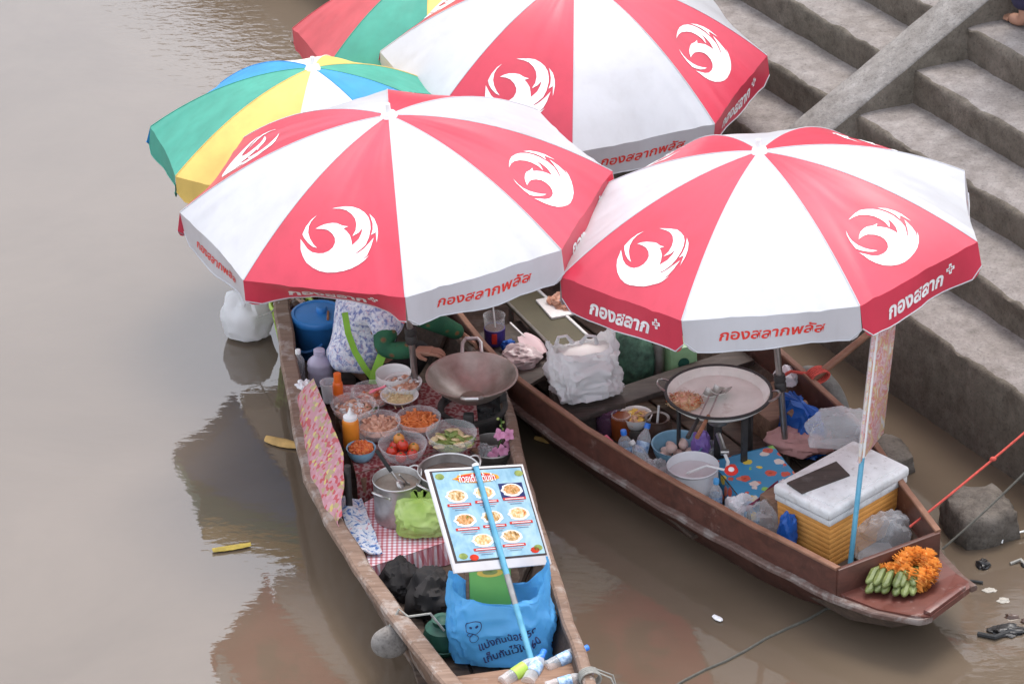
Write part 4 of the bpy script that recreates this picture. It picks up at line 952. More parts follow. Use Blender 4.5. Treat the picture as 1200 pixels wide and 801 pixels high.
# dark post and the printed sheet along the gunwale
p = at(410, 604, LF + .1)
single('bamboo_post', MB().lathe([(0, 0), (.017, 0), (.017, .09), (.020, .10), (.017, .11), (.016, .2), (.019, .21), (.016, .22), (.016, .38), (0, .38)], V(p[0], p[1], LF), 12), 'dark_iron', 'dark post holding up the printed sheet by the gunwale', 'post')
bo = [at(x, y, .325) for x, y in ((349, 470), (355, 510), (366, 560), (382, 596), (399, 617))]
to = [at(367, 443, .46), at(378, 468, .462), at(391, 500, .465), at(403, 530, .46), at(401, 604, .36)]
def shfn(u, v):
    k = v * 4; i = min(3, int(k)); q = k - i; a = bo[i] * (1 - q) + bo[i + 1] * q; b = to[i] * (1 - q) + to[i + 1] * q
    p = a * (1 - u) + b * u; return p + V(.012, 0, 0) * nz(p, 9) + V(-.015, 0, 0) * math.sin(math.pi * u)
single('printed_sheet', MB().sheet(shfn, 14, 36, .003), 'mosaic_sheet', 'pink and red printed sheet standing along the gunwale', 'plastic sheet')
# things in the stern
bk = at(375, 412, LF); bk = V(bk[0], bk[1], LF)
t = thing('lidded_bucket', 'blue plastic bucket with flat lid and carrying handle', 'bucket', bk); br_ = .133
MB().lathe([(0, 0), (br_ * .86, 0), (br_ * .9, .01), (br_, .20), (br_ * 1.03, .21), (0, .21)], bk, 36).build('bucket_wall', 'bucket_blue', t)
lid = MB().lathe([(br_ * 1.07, .20), (br_ * 1.09, .205), (br_ * 1.09, .225), (br_ * 1.05, .235), (br_ * .95, .238), (br_ * .9, .232), (br_ * .3, .236), (0, .237)], bk, 36).build('lid', 'bucket_blue', t)
MB().lathe([(.028, .235), (.03, .255), (.024, .265), (0, .267)], bk + V(.02, .01, 0), 16).build('lid_knob', 'bucket_blue', lid)
MB().rbox(bk + V(.055, -.05, .243), V(.006, 0, 0), V(0, .04, 0), V(0, 0, .008), .003).build('lid_clip', 'handle_wood', lid)
MB().tube([bk + V(-br_ * 1.05 * math.cos(q * .9 - .35) * 1.0, -br_ * 1.05 * math.sin(q) - .03 * math.sin(q), .17 - .075 * math.sin(q)) for q in np.linspace(-.1, 2.3, 16)], .007, 6).build('handle', 'bucket_blue', t)
gk = at(344, 398, LF); gk = V(gk[0], gk[1], LF)
t = thing('basket', 'lime green slatted plastic basket behind the blue bucket', 'basket', gk)
MB().lathe([(0, 0), (.075, 0), (.08, .02)], gk, 24).build('basket_base', 'basket_green', t)
for k in range(24):
    an = k * 2 * math.pi / 24; d = V(math.cos(an), math.sin(an), 0); MB().tube([gk + d * .078 + V(0, 0, .01), gk + d * .108 + V(0, 0, .22)], .0045, 4).build('slat', 'basket_green', t)
for z, r in ((.08, .089), (.15, .098), (.215, .110)): MB().tube([gk + V(math.cos(q) * r, math.sin(q) * r, z) for q in np.linspace(0, 2 * math.pi, 25)[:-1]], .006 if z < .2 else .011, 6, closed=True).build('hoop', 'basket_green', t)
heap(gk + V(0, 0, .17), .085, .05, 24, .05, 'ball', ['egg_shell', 'clay'], t, 'contents', 4)
bottle('squat lilac plastic jug below the blue bucket', at(376, 448, LF + .1), (0, 0, 1), .19, .065, 'lilac_plastic', 'lilac_plastic', name='plastic_jug', cat='jug')
bottle('small clear bottle tucked between bucket and gunwale', at(351, 444, LF + .1), (0, 0, 1), .17, .032, 'clear_plastic', 'white_plastic')
p = at(376, 455, LF); single('storage_box', MB().rbox(V(p[0], p[1], LF + .05), V(.17, .03, 0), V(-.02, .12, 0), V(0, 0, .05), .01), 'dark_plank', 'dark wooden box carrying the lilac jug', 'box')
blob('crumpled white tissue beside the printed sheet', 'tissue_paper', 'tissue', at(356, 462, .27), (.045, .05, .05), 'tissue', seed=5)
blob('bulging white plastic bag with purple print hanging outside the boat', 'plastic_bag', 'bag', at(291, 392, .02) + V(.0, .02, 0), (.135, .11, .17), 'bag_white', .18, seed=8)
wbag = bpy.data.objects['plastic_bag.001'] if 'plastic_bag.001' in bpy.data.objects else None
p0 = at(300, 388, .1)
mb = MB(); rg = random.Random(2)
single('rope', MB().tube([at(300, 372, .20), at(318, 366, .30), LbL(-1.35) + V(0, 0, .04)], .004, 5), 'rope_grey', 'thin cord tying the hanging white bag to the gunwale', 'cord')
# menu board on a blue pole
pb, ptop = at(641, 836, .10), at(557.5, 546, .93)
pdir = unit(ptop - pb); hx = unit(at(612, 543, .9) - at(500, 551, .9)); hx[2] = 0; hx = unit(hx)
bn = unit(np.cross(hx, pdir)); bn = bn if np.dot(bn, CAM - pb) > 0 else -bn
t = thing('menu_stand', 'menu board with dish photos fixed to a leaning blue pole', 'menu board', pb)
MB().tube([pb, pb + (ptop - pb) * .5, ptop], [.0135, .0135, .013], 10).build('pole', 'blue_paint', t)
MB().tube([pb + (ptop - pb) * q for q in (.44, .50, .56)], .0142, 10).build('worn_band', 'bare_metal', t)
MB().lathe([(.0, 0), (.016, 0), (.016, .012), (.009, .014), (0, .014)], ptop, 12, pdir).build('pole_cap', 'white_plastic', t)
bo_ = pb - bn * .024
def onb(px, py, off=0.0):
    d = ray(px, py); q = (np.dot(bo_ - CAM, bn)) / np.dot(d, bn); return CAM + d * q + bn * off
cs = [onb(*q) for q in ((500, 551), (612, 543), (648, 661), (534, 670))]
def _im(p): q = p - CAM; w = np.dot(q, FW); return np.array([600 + FPX * np.dot(q, RT) / w, 400.5 - FPX * np.dot(q, UP) / w])
bc_ = np.mean(cs, axis=0); uy = pdir; best = None
_e1 = unit(np.cross(pdir, V(0, 0, 1))); _e2 = np.cross(pdir, _e1)
for k in range(720):                                           # turn the board about its pole until its top edge runs as measured
    q = math.cos(k * math.pi / 360) * _e1 + math.sin(k * math.pi / 360) * _e2; dd = _im(bc_ + q * .1) - _im(bc_)
    if dd[0] < 15: continue
    er = abs(dd[1] / dd[0] + 8.5 / 113)
    if best is None or er < best[0]: best = (er, q, dd[0] / .1)
ux = best[1]; bn = unit(np.cross(ux, uy)); bc_ = pb + pdir * np.dot(bc_ - pb, pdir) + (ux * np.dot(bc_ - pb, ux)) - bn * .021
bw_ = 56.5 / best[2]; dd = _im(bc_ + uy * .1) - _im(bc_); bh_ = 59.5 / (abs(dd[1]) / .1)
brd = MB().rbox(bc_, ux * bw_, uy * bh_, bn * .006, .003).build('board', 'board_white', t)
def bp(x, y, off): return bc_ + ux * (x * bw_) + uy * (y * bh_) + bn * (.006 + off)
def plate(name, x0, y0, x1, y1, mat, off, par=brd):
    mb = MB(); mb.add([bp(x0, y0, off), bp(x1, y0, off), bp(x1, y1, off), bp(x0, y1, off)], [(0, 1, 2, 3)]); return mb.build(name, mat, par, smooth=False)
def menu_sheet():
    m, nt, bs = newmat('menu_print'); v = coords(nt); f = noise(nt, v, 9, 4, .6, .5)
    nt.links.new(ramp(nt, f, [(.35, (.22, .40, .52)), (.55, (.34, .53, .63)), (.75, (.46, .62, .66))]), bs.inputs['Base Color']); bs.inputs['Roughness'].default_value = .3
menu_sheet()
plate('dark_border', -.95, -.82, .95, .96, 'board_dark', .001); plate('menu_sheet', -.90, -.78, .92, .93, 'menu_print', .002)
def disc(x, y, rx, ry, mat, off, name='dish_picture', n=18):
    mb = MB(); mb.add([bp(x + rx * math.cos(q * 2 * math.pi / n) * (1 + .1 * math.sin(3 * q)), y + ry * math.sin(q * 2 * math.pi / n), off) for q in range(n)], [tuple(range(n))]); return mb.build(name, mat, brd, smooth=False)
def food_mat(nm, a, b, c):
    m, nt, bs = newmat(nm); v = coords(nt); f = noise(nt, v, 55, 4, .6, .4)
    nt.links.new(ramp(nt, f, [(.32, a), (.5, b), (.66, c)]), bs.inputs['Base Color']); bs.inputs['Roughness'].default_value = .3
food_mat('food_a', (.20, .10, .03), (.60, .36, .14), (.75, .66, .48)); food_mat('food_b', (.10, .16, .03), (.55, .24, .08), (.75, .52, .30)); food_mat('food_c', (.50, .10, .03), (.72, .48, .20), (.78, .70, .52))
dishes = [(-.55, .42, 'food_a'), (.02, .45, 'food_c'), (.60, .47, 'food_b'), (-.52, -.05, 'food_b'), (.04, -.03, 'food_a'), (.60, .0, 'food_c'), (-.28, -.46, 'food_c'), (.32, -.43, 'food_a')]
for k, (x, y, m_) in enumerate(dishes):
    if k == 2: plate('photo_card', x - .25, y - .13, x + .25, y + .17, 'navy_print', .0025)
    disc(x, y + .03, .22, .13, 'paper_white', .003, 'plate_picture'); disc(x, y + .04, .17, .10, m_, .0035)
    plate('caption_bar', x - .24, y - .165, x + .24, y - .115, 'paper_red', .004); plate('caption_line', x - .2, y - .148, x + .2, y - .133, 'paper_white', .0045)
    for q in range(2): plate('price_line', x - .16 + .04 * q, y - .205 - .04 * q, x + .18 - .05 * q, y - .197 - .04 * q, 'navy_print' if q else 'paper_red', .0035)
disc(-.05, .78, .46, .10, 'gold_print', .003, 'title_oval'); disc(-.05, .78, .40, .085, 'paper_red', .0035, 'title_oval')
flat_text('title', 'ก๋วยเตี๋ยวต้มยำ', 'paper_white', brd, bp(-.05, .785, .004), ux, uy, bw_ * .74, .001, .015)
for x, y, m_ in ((-.78, .84, 'greens'), (.84, .82, 'greens'), (-.76, -.70, 'greens'), (.80, -.66, 'greens'), (-.55, -.74, 'tomato'), (.72, -.70, 'tomato')): disc(x, y, .09, .06, m_, .003, 'corner_ornament')
# green carton, blue carrier bag, dark bundles, jug, bottles at the bow
FB = at(588, 774, LF); FB = V(FB[0], FB[1], LF)
face = unit(V(-.05, -1, 0)); fxx = V(-face[1], face[0], 0)
gc = FB + V(-.045, .05, 0); up_ = unit(V(0, .30, 1)); gx = V(.985, .05, 0)
t = thing('carton', 'green printed carton standing up inside the blue carrier bag', 'carton', gc + V(0, 0, .02))
MB().rbox(gc + up_ * .27, gx * .095, up_ * .255, unit(np.cross(gx, up_)) * .03, .004).build('carton_body', 'green_box', t)
cn = unit(np.cross(gx, up_)); cn = cn if cn[1] < 0 else -cn
for dz, m_, w_, h_ in ((.455, 'yolk_yellow', .06, .02), (.46, 'greens', .035, .014)):
    mb = MB(); mb.add([gc + gx * (w_ * math.cos(q * .35)) + up_ * (dz - .06 + h_ * math.sin(q * .35)) + cn * (.031 + (.001 if m_ == 'greens' else 0)) for q in range(18)], [tuple(range(18))]); mb.build('picture', m_, t, smooth=False)
flat_text('lettering', 'ก้านแก้วฟ้า', 'gold_print', t, gc + up_ * .475 + cn * .031, gx, up_, .165, .001, .03, .15, nrm=cn)
MB().rbox(gc - gx * .103 + up_ * .27, gx * .008, up_ * .255, cn * .028, .002).build('side_board', 'plank_wood', t)
t = thing('plastic_bag', 'blue plastic carrier bag with dark Thai lettering holding the carton', 'bag', FB)
fn, f_, x_ = sack_fn(FB + V(.0, .02, 0), face, .46, .22, .40, .55, .022, .3, 2, lean=V(0, .03, 0), bulge=.1)
fn0 = fn
def fn(u, v):
    p = fn0(u, v); an = 2 * math.pi * u
    k = max(0, v - .8) / .2; e = abs(math.cos(an)) ** 2.2
    return p + V(0, 0, k * (.11 * e * (1 if math.cos(an) > 0 else .35) - .07 * (1 - e)) )
sack(t, fn, 'bag_blue', nu=96, nv=40)
for sg in (-1, 1):
    hb = FB + V(.17 * sg + .02, .03, .40)
def on_bag(x, y):
    # x across the front, y up; front of the sack is u = .25
    return lambda X, Y: None
def bagmap(cx, cy, rot):
    cr, sr = math.cos(rot), math.sin(rot)
    def f(X, Y):
        xx, yy = cx + X * cr - Y * sr, cy + X * sr + Y * cr
        u = .25 - math.copysign(math.acos(max(-1, min(1, 1 - 0))) , 1) * 0
        s_ = max(-.96, min(.96, xx / .23)); cs_ = math.copysign(abs(s_) ** (1 / .55), s_)
        # front side runs from u=0 (x+) through .25 (front)
        an = math.acos(max(-1, min(1, cs_))); u = an / (2 * math.pi)
        v = max(.02, min(.98, yy / .40)); p = fn(u, v); return p + face * .006 + V(0, 0, .003)
    return f
sgn = 1 if np.dot(x_, V(1, 0, 0)) > 0 else -1
for txt, cx, cy, w_ in (('แบ่งกันน้อย 50', .035, .185, .27), ('เก็บกันไว้ใน 60', .055, .125, .27)):
    m_ = bagmap(cx, cy, .30) if sgn > 0 else bagmap(-cx, cy, .30)
    if sgn > 0: flat_text('lettering', txt, 'navy_print', t, FB, V(1, 0, 0), V(0, 0, 1), w_, mapfn=m_, bold=.02)
    else:
        mm = bagmap(0, 0, 0); cr, sr = math.cos(.30), math.sin(.30)
        flat_text('lettering', txt, 'navy_print', t, FB, V(1, 0, 0), V(0, 0, 1), w_, bold=.02, mapfn=lambda X, Y, cx=cx, cy=cy: mm(-(cx + X * cr - Y * sr), cy + X * sr + Y * cr))
mm = bagmap(0, 0, 0)
def ringdraw(cx, cy, rx, ry, w):
    mb = MB(); n = 28; q = []
    for k in range(n):
        an = 2 * math.pi * k / n
        for r in (1, 1 - w): q.append(mm(sgn * (cx + rx * r * math.cos(an)), cy + ry * r * math.sin(an)))
    mb.add(q, [(2 * k, 2 * k + 1, (2 * k + 3) % (2 * n), (2 * k + 2) % (2 * n)) for k in range(n)]); mb.build('line_drawing', 'navy_print', t, smooth=False)
ringdraw(-.115, .24, .036, .030, .10); ringdraw(-.125, .243, .006, .006, .9); ringdraw(-.10, .243, .006, .006, .9); ringdraw(-.112, .19, .020, .022, .14); ringdraw(-.13, .205, .010, .010, .25)
blob('heap of black cloth under the checked bench', 'cloth_bundle', 'cloth', at(508, 712, LF), (.11, .13, .12), 'black_cloth', .3, seed=4)
blob('black cloth bag leaning on the hull beside the heap of black cloth', 'cloth_bag', 'bag', at(470, 690, LF), (.09, .12, .09), 'black_cloth', .3, seed=6)
p = at(520, 762, LF); p = V(p[0], p[1], LF)
t = thing('round_jar', 'dark green round jar next to the blue carrier bag', 'jar', p)
MB().lathe([(0, 0), (.06, 0), (.085, .03), (.095, .08), (.08, .13), (.045, .15), (.045, .17), (.05, .175), (.03, .175), (0, .15)], p, 24).build('jar_body', 'deep_green', t)
MB().tube([p + V(.1 * math.cos(q), .1 * math.sin(q), .05) for q in np.linspace(0, 2 * math.pi, 25)[:-1]], .005, 5, closed=True).build('band', 'deep_green', t)
for lab, px, py, ax, L in (('clear water bottle with green label lying behind the thwart', 588, 800, (.6, .5, .12), .24), ('clear water bottle with blue cap lying against the right gunwale', 640, 782, (.8, .5, .1), .22), ('clear water bottle with blue label pointing at the gunwale', 640, 806, (.9, .2, .15), .21), ('clear water bottle lying under the blue pole', 618, 800, (.3, .8, .1), .22)):
    bottle(lab, at(px, py, .25), ax, L, .032, 'clear_plastic', 'cap_blue', 'empty water bottles at the bow', 'basket_green' if 'green' in lab else 'label_blue')
# stone hung over the side, mooring knot
sp = at(456, 751, .20)
single('hanging_stone', MB().ball(sp, .075, (1, .8, 1.05), 18, 12, .35, 9), 'beam_concrete', 'pale rounded stone hung over the gunwale on a cord', 'stone', origin=sp - V(0, 0, .075))
g0 = at(478, 722, .33)
single('stone_cord', MB().tube([sp + V(.0, .0, .07), sp + V(.05, .035, .15), g0, g0 + V(.10, .02, .0), g0 + V(.16, .0, -.08)], .006, 6), 'rope_grey', 'grey cord tied round the gunwale above the stone', 'cord')
kp = LbR(2.33) + V(0, 0, .03); kn = MB()
for k in range(4): kn.tube([kp + LD * (.012 * k - .02) + V(.045 * math.cos(q), .008 * math.cos(q), .04 * math.sin(q) - .01) for q in np.linspace(0, 2 * math.pi, 15)[:-1]], .005, 5, closed=True)
kn.tube([kp + V(.03, 0, .02), kp + V(.09, -.02, .0), kp + V(.14, -.06, -.1)], .004, 5).tube([kp + V(.03, .02, .02), kp + V(.1, .03, -.02), kp + V(.13, .02, -.14)], .004, 5)
single('rope_knot', kn, 'rope_grey', 'frayed cord knotted round the thin gunwale near the water bottles', 'rope')

# ------------------------------------------------------------------ aboard the red-brown boat
RF = .082
# griddle stand, burner and griddle
gc0 = at(842, 457, .52); gr = 63 / ppm(gc0); gz = .47
sb_ = V(gc0[0], gc0[1], RF)
t = thing('gas_burner', 'black iron burner stand with legs under the round griddle', 'stove', sb_)
MB().tube([sb_ + V(math.cos(q) * .19, math.sin(q) * .19, gz - RF - .012) for q in np.linspace(0, 2 * math.pi, 29)[:-1]], .012, 6, closed=True).build('top_ring', 'dark_iron', t)
for k in range(4):
    an = (-.95, .6, 1.7, 2.8)[k]; d = V(math.cos(an), math.sin(an), 0)
    MB().obox(sb_ + d * .20 + V(0, 0, (gz - RF) / 2 - .008), d * .006, V(-d[1], d[0], 0) * .017, V(0, 0, (gz - RF) / 2 - .006)).build('leg', 'dark_iron', t)
    MB().tube([sb_ + d * .19 + V(0, 0, gz - RF - .012), sb_ + d * .05 + V(0, 0, gz - RF - .05)], .008, 5).build('arm', 'dark_iron', t)
MB().lathe([(0, 0), (.05, 0), (.06, .02), (.06, .05), (.09, .06), (.09, .075), (0, .08)], sb_ + V(0, 0, .26), 20).build('burner_head', 'dull_steel', t)
MB().tube([sb_ + V(.0, .0, .0), sb_ + V(0, 0, .27)], .02, 8).build('stem', 'dark_iron', t)
MB().tube([sb_ + V(.0, -.02, .2), sb_ + V(.02, -.16, .19)], .014, 8).build('gas_pipe', 'steel', t)
MB().lathe([(0, -.02), (.016, -.02), (.016, .02), (0, .02)], sb_ + V(.022, -.17, .19), 10, (1, 0, 0)).build('valve_knob', 'steel', t)
h0 = sb_ + V(.02, -.17, .185)
hose = [h0, h0 + V(.015, -.05, -.02), h0 + V(.0, -.08, -.08), h0 + V(-.08, -.11, -.105), h0 + V(-.2, -.10, -.105), h0 + V(-.32, -.02, -.105)]
MB().tube(hose, .009, 8).build('gas_hose', 'white_plastic', t)
gb_ = V(gc0[0], gc0[1], gz)
t = thing('griddle', 'large round aluminium griddle with dark rim on the burner stand', 'griddle', gb_)
MB().lathe([(0, 0), (gr * .86, 0), (gr * .95, .02), (gr * .965, .042), (gr * .94, .040), (gr * .84, .008), (gr * .3, .006), (0, .005)], gb_, 56).build('griddle_plate', 'griddle_metal', t)
MB().tube([gb_ + V(math.cos(q) * gr * .985, math.sin(q) * gr * .985, .042) for q in np.linspace(0, 2 * math.pi, 57)[:-1]], .0085, 6, closed=True).build('rim', 'dark_iron', t)
for an in (2.9, -.25):
    d = V(math.cos(an), math.sin(an), 0); e = V(-d[1], d[0], 0)
    MB().tube([gb_ + d * (gr * .98 + .045 * math.sin(q)) + e * .05 * math.cos(q) + V(0, 0, .045 + .02 * math.sin(q)) for q in np.linspace(0, math.pi, 9)], .006, 6).build('handle', 'steel', t)
fp = at(797, 468, gz + .03)
tn = thing('fried_noodles', 'heap of orange fried noodles at the edge of the griddle', 'noodles', V(fp[0] + .005, fp[1], gz + .014))
heap(V(fp[0] + .022, fp[1], gz + .016), .082, .035, 330, .015, 'strand', ['noodle', 'chili', 'noodle', 'noodle_pale'], tn, 'noodle_heap', 3)
heap(V(fp[0] + .022, fp[1], gz + .02), .07, .045, 36, .020, 'curl', ['shrimp', 'noodle'], tn, 'shrimp_topping', 4)
def spatula(label, pxh, pyh, pxe, pye, ze, w, hm):
    a = at(pxh, pyh, gz + .028); b = at(pxe, pye, ze); d = unit(b - a); s = unit(np.cross(V(0, 0, 1), d)); n = np.cross(d, s)
    t = thing('spatula', label, 'spatula', a)
    MB().sheet(lambda u, v: a + s * (u - .5) * w * (1 - .25 * v) - V(d[0], d[1], 0) * (.10 * (1 - v) - .01) + V(0, 0, .003 + .018 * v * v + .012 * (2 * u - 1) ** 2), 8, 6, .003).build('blade', 'steel', t)
    m = a + (b - a) * .5
    MB().tube([a + V(0, 0, .02), m], .0045, 6).build('shaft', 'steel', t); MB().tube([m - d * .01, b], [.010, .012], 8).build('handle', hm, t)
spatula('steel spatula with wooden handle resting on the griddle', 842, 465, 817, 512, .50, .09, 'handle_wood')
spatula('steel spatula with dark handle resting on the griddle', 831, 468, 806, 512, .48, .085, 'dark_iron')
# bowls and jars along the near side
G2 = 'bowls and jars beside the griddle'
sh = [RB(s, tt, .107) for s, tt in ((-.95, -.36), (.30, -.22), (.30, .02), (-.95, -.08))]
t = thing('low_shelf', 'dark low shelf along the hull beside the griddle', 'shelf', RB(-.3, -.2, RF))
prism(MB(), sh, .090).build('shelf_board', 'dark_plank', t, smooth=False)
for s, tt in ((-.9, -.32), (.25, -.18), (.25, 0), (-.9, -.12), (-.3, -.2)): p = RB(s, tt, RF); MB().tube([p - V(0, 0, .01), V(p[0], p[1], .092)], .015, 6).build('leg', 'dark_plank', t)
SZ = .108
bowl('white bowl with yellow and brown food beside the clay jar', 745, 485, 19, SZ + .05, .07, 'porcelain', ('chip', ['yolk_yellow', 'noodle', 'shrimp'], 34, .035, .65, .03), group=G2, seed=21)
p = at(745, 497, SZ); single('steel_tin', MB().lathe([(0, 0), (.06, 0), (.062, .05), (.055, .052), (0, .05)], V(*(at(745, 485, SZ + .12)[:2]), SZ), 18), 'dull_steel', 'round tin carrying the white bowl of yellow food', 'tin')
p = V(*at(770, 490, SZ + .12)[:2], SZ)
t = thing('clay_jar', 'dark brown glazed clay jar with a white spoon', 'jar', p, G2)
MB().lathe([(0, 0), (.05, 0), (.075, .04), (.078, .07), (.06, .105), (.058, .12), (.064, .125), (.05, .122), (.05, .06), (0, .05)], p, 24).build('jar_body', 'clay', t)
spoon('white plastic spoon standing in the clay jar', p + V(0, 0, .07), at(772, 475, SZ + .18), .006, 'white_plastic', .02, group=None)
p = at(712, 505, SZ); t = thing('glass_jar', 'purple tinted glass jar with lid near the white bag', 'jar', p, G2)
MB().lathe([(0, 0), (.055, 0), (.06, .01), (.06, .09), (.05, .105), (0, .105)], p, 20).build('jar_body', 'purple_glass', t); MB().lathe([(0, .10), (.053, .10), (.053, .125), (0, .128)], p, 20).build('lid', 'purple_glass', t)
p = at(728, 512, SZ); t = thing('glass_jar', 'amber jar of fish sauce beside the purple tinted jar', 'jar', p, G2)
MB().lathe([(0, 0), (.045, 0), (.05, .01), (.052, .11), (.045, .125), (.0, .125)], p, 20).build('jar_body', 'amber', t); MB().lathe([(.047, .12), (.05, .122), (.05, .132), (.044, .132)], p, 20).build('jar_mouth', 'clear_glass', t)
p = at(748, 511, SZ); t = thing('glass_jar', 'small black jar between the amber jar and the clay jar', 'jar', p, G2)
MB().lathe([(0, 0), (.036, 0), (.038, .08), (.03, .095), (.03, .115), (0, .117)], p, 18).build('jar_body', 'black_rubber', t)
single('pink_stick', MB().rbox((at(709, 511, .24) + at(722, 524, .22)) / 2 + V(0, 0, .0), (at(722, 524, .20) - at(709, 511, .26)) / 2, V(.008, .008, 0), V(0, 0, .008), .003), 'pink_plastic', 'bright pink plastic handle sticking up by the hull', 'handle')
for lab, px, py, ax, L, cap in (('clear bottle with dark blue cap standing by the hull', 735, 541, (-.1, 0, 1), .18, 'cap_blue'), ('clear water bottle with blue label lying beside the egg bowl', 748, 543, (.25, .5, .8), .20, 'cap_blue'), ('crushed clear bottle with white cap next to the egg bowl', 762, 551, (-.5, .4, .7), .17, 'white_plastic')):
    bottle(lab, at(px, py, RF + .05), ax, L, .034, 'clear_plastic', cap, 'bottles by the hull of the red brown boat', 'label_blue' if 'white' not in lab else None)
blob('crumpled clear plastic wrapping beside the egg bowl', 'plastic_wrap', 'plastic wrap', at(768, 560, RF + .06), (.06, .07, .06), 'film_plastic', .4, seed=12)
_eb = bowl('pale blue bowl full of eggs beside the burner', 794, 519, 30, SZ, .095, 'blue_ware', None, group=G2, seed=22, foot=.55)
for k, (dx, dy, dz, q) in enumerate(((-.075, -.035, .036, 1), (-.02, -.06, .034, 2), (.035, -.045, .034, 3), (-.055, .02, .036, 4), (.005, .0, .034, 5), (.06, .005, .036, 6), (.02, .055, .036, 7), (-.03, -.02, .078, 8), (.028, .02, .080, 9), (-.03, .065, .038, 1))):
    p = _eb[1] + V(dx, dy, dz); d = unit(V(math.cos(q * 2.3), math.sin(q * 2.3), .5)); mb = MB()
    mb.lathe([(.0245 * math.sin(a_) * (1 - .14 * math.cos(a_)), .031 * math.cos(a_)) for a_ in np.linspace(0, math.pi, 11)], p, 14, d)
    o = single('egg', mb, 'egg_shell', 'pale pink egg heaped with others in the pale blue bowl', 'egg', 'eggs in the pale blue bowl', origin=p)
blob('purple plastic bag tucked over the rim of the egg bowl', 'plastic_bag', 'bag', _eb[1] + V(.115, .0, .04), (.045, .05, .075), 'purple_bag', .3, seed=14)
wp_ = pot('white enamel pot of pale batter with a long spoon', 812, 545, 30, RF + .03, .16, 'enamel', 'batter', None, False, lv=.72)
p = wp_[1]; single('pot_trivet', MB().lathe([(0, 0), (.10, 0), (.10, .03), (0, .031)], V(p[0], p[1], RF), 20), 'dark_plank', 'round wooden trivet under the white enamel pot', 'trivet')
sp0 = wp_[1] + V(-.03, -.03, .135); sp1 = at(852, 551, .33)
t = thing('spoon', 'long white spoon with flowered end lying across the enamel pot', 'spoon', sp0)
MB().tube([sp0, sp0 * .5 + sp1 * .5 + V(0, 0, .035), sp1], [.007, .006, .006], 8).build('shaft', 'white_plastic', t)
MB().lathe([(0, -.006), (.03, -.006), (.034, 0), (.03, .006), (0, .007)], sp1 + V(.02, 0, 0), 16, (0, -.3, 1)).build('flower_end', 'red_print', t)
MB().lathe([(0, .006), (.015, .007), (.014, .010), (0, .011)], sp1 + V(.02, 0, 0), 14, (0, -.3, 1)).build('flower_centre', 'white_plastic', t)
bowl('shallow orange basket behind the blue capped bottle', 826, 582, 21, RF, .07, 'orange_ware', ('chip', ['yolk_yellow', 'noodle'], 12, .04, .5, .01), name='basket', cat='basket', seed=25)
bottle('small water bottle with pale blue cap standing by the hull', at(838, 601, RF), (.02, 0, 1), .19, .032, 'clear_plastic', 'cap_pale', None, 'label_blue')
bowl('clear plastic cup between the egg bowl and the burner', 831, 520, 9, SZ - .02, .10, 'clear_plastic', None, name='cup', cat='cup', foot=.75, seed=26)
# box under the blue flowered oilcloth
fz = .21
ring = [at(x, y, fz) for x, y in ((834, 541), (906, 522), (936, 560), (878, 596))]
t = thing('covered_box', 'box covered with bright blue flowered oilcloth', 'box', at(884, 570, RF))
prism(MB(), [p - V(0, 0, .006) for p in ring], RF).build('box_body', 'plank_wood', t, smooth=False)
cl = MB(); cl.grid(lambda u, v: (ring[0] * (1 - u) + ring[1] * u) * (1 - v) + (ring[3] * (1 - u) + ring[2] * u) * v + V(0, 0, .006 * nz(V(u * 3, v * 3, 2), 1) + .001), 16, 16)
cen = np.mean(ring, axis=0)
for a, b in ((ring[0], ring[3]), (ring[3], ring[2]), (ring[1], ring[0])):
    o = unit(V((b - a)[1], -(b - a)[0], 0)); o = o if np.dot(o, (a + b) / 2 - cen) > 0 else -o
    cl.grid(lambda u, v, a=a, b=b, o=o: a * (1 - u) + b * u + o * (.006 + .016 * v + .010 * v * math.sin(u * 14)) + V(0, 0, .001 - .10 * v), 20, 5)
cl.build('oilcloth', 'floral_oilcloth', t, ang=60)
# ice box
cz = .42
A_, B_, D_ = at(905, 567, cz), at(1000, 514, cz), at(961, 607, cz)
ex = unit(B_ - A_); ey = V(ex[1], -ex[0], 0); LX = np.linalg.norm(B_ - A_); LY = float(np.dot(D_ - A_, ey))
cc = A_ + ex * LX / 2 + ey * LY / 2
def cb(u, v, z): return V(cc[0], cc[1], 0) + ex * (u * LX / 2) + ey * (v * LY / 2) + V(0, 0, z)
t = thing('ice_box', 'orange and white foam ice box with worn lid', 'ice box', cb(0, 0, RF))
sl = 9; zb = np.linspace(RF, .335, sl + 1)
for k in range(sl):
    kx = .93 + .05 * k / sl
    MB().rbox(cb(0, 0, (zb[k] + zb[k + 1]) / 2), ex * LX / 2 * kx * .955, ey * LY / 2 * kx * .955, V(0, 0, (zb[k + 1] - zb[k]) / 2 + .0015), .006).build('side_band', 'foam_orange' if k < sl - 1 else 'foam_orange', t)
MB().rbox(cb(0, 0, .350), ex * LX / 2 * .965, ey * LY / 2 * .965, V(0, 0, .018), .006).build('upper_band', 'foam_white', t)
ld = MB().rbox(cb(0, 0, .392), ex * LX / 2, ey * LY / 2, V(0, 0, .028), .018, 3).build('lid', 'foam_white', t)
MB().rbox(cb(0, 0, .421), ex * LX / 2 * .84, ey * LY / 2 * .82, V(0, 0, .004), .003).build('lid_panel', 'foam_white', ld)
q = [at(x, y, .432) for x, y in ((922, 565), (980, 540), (996, 556), (940, 577))]
prism(MB(), q, .424).build('wood_inlay', 'dark_plank', ld, smooth=False)
G3 = 'clear plastic bags around the ice box'
blob('crumpled clear plastic bag between ice box and bow coaming', 'plastic_bag', 'bag', cb(.15, 1.28, RF), (.17, .085, .12), 'film_plastic', .38, 8, G3, seed=21)
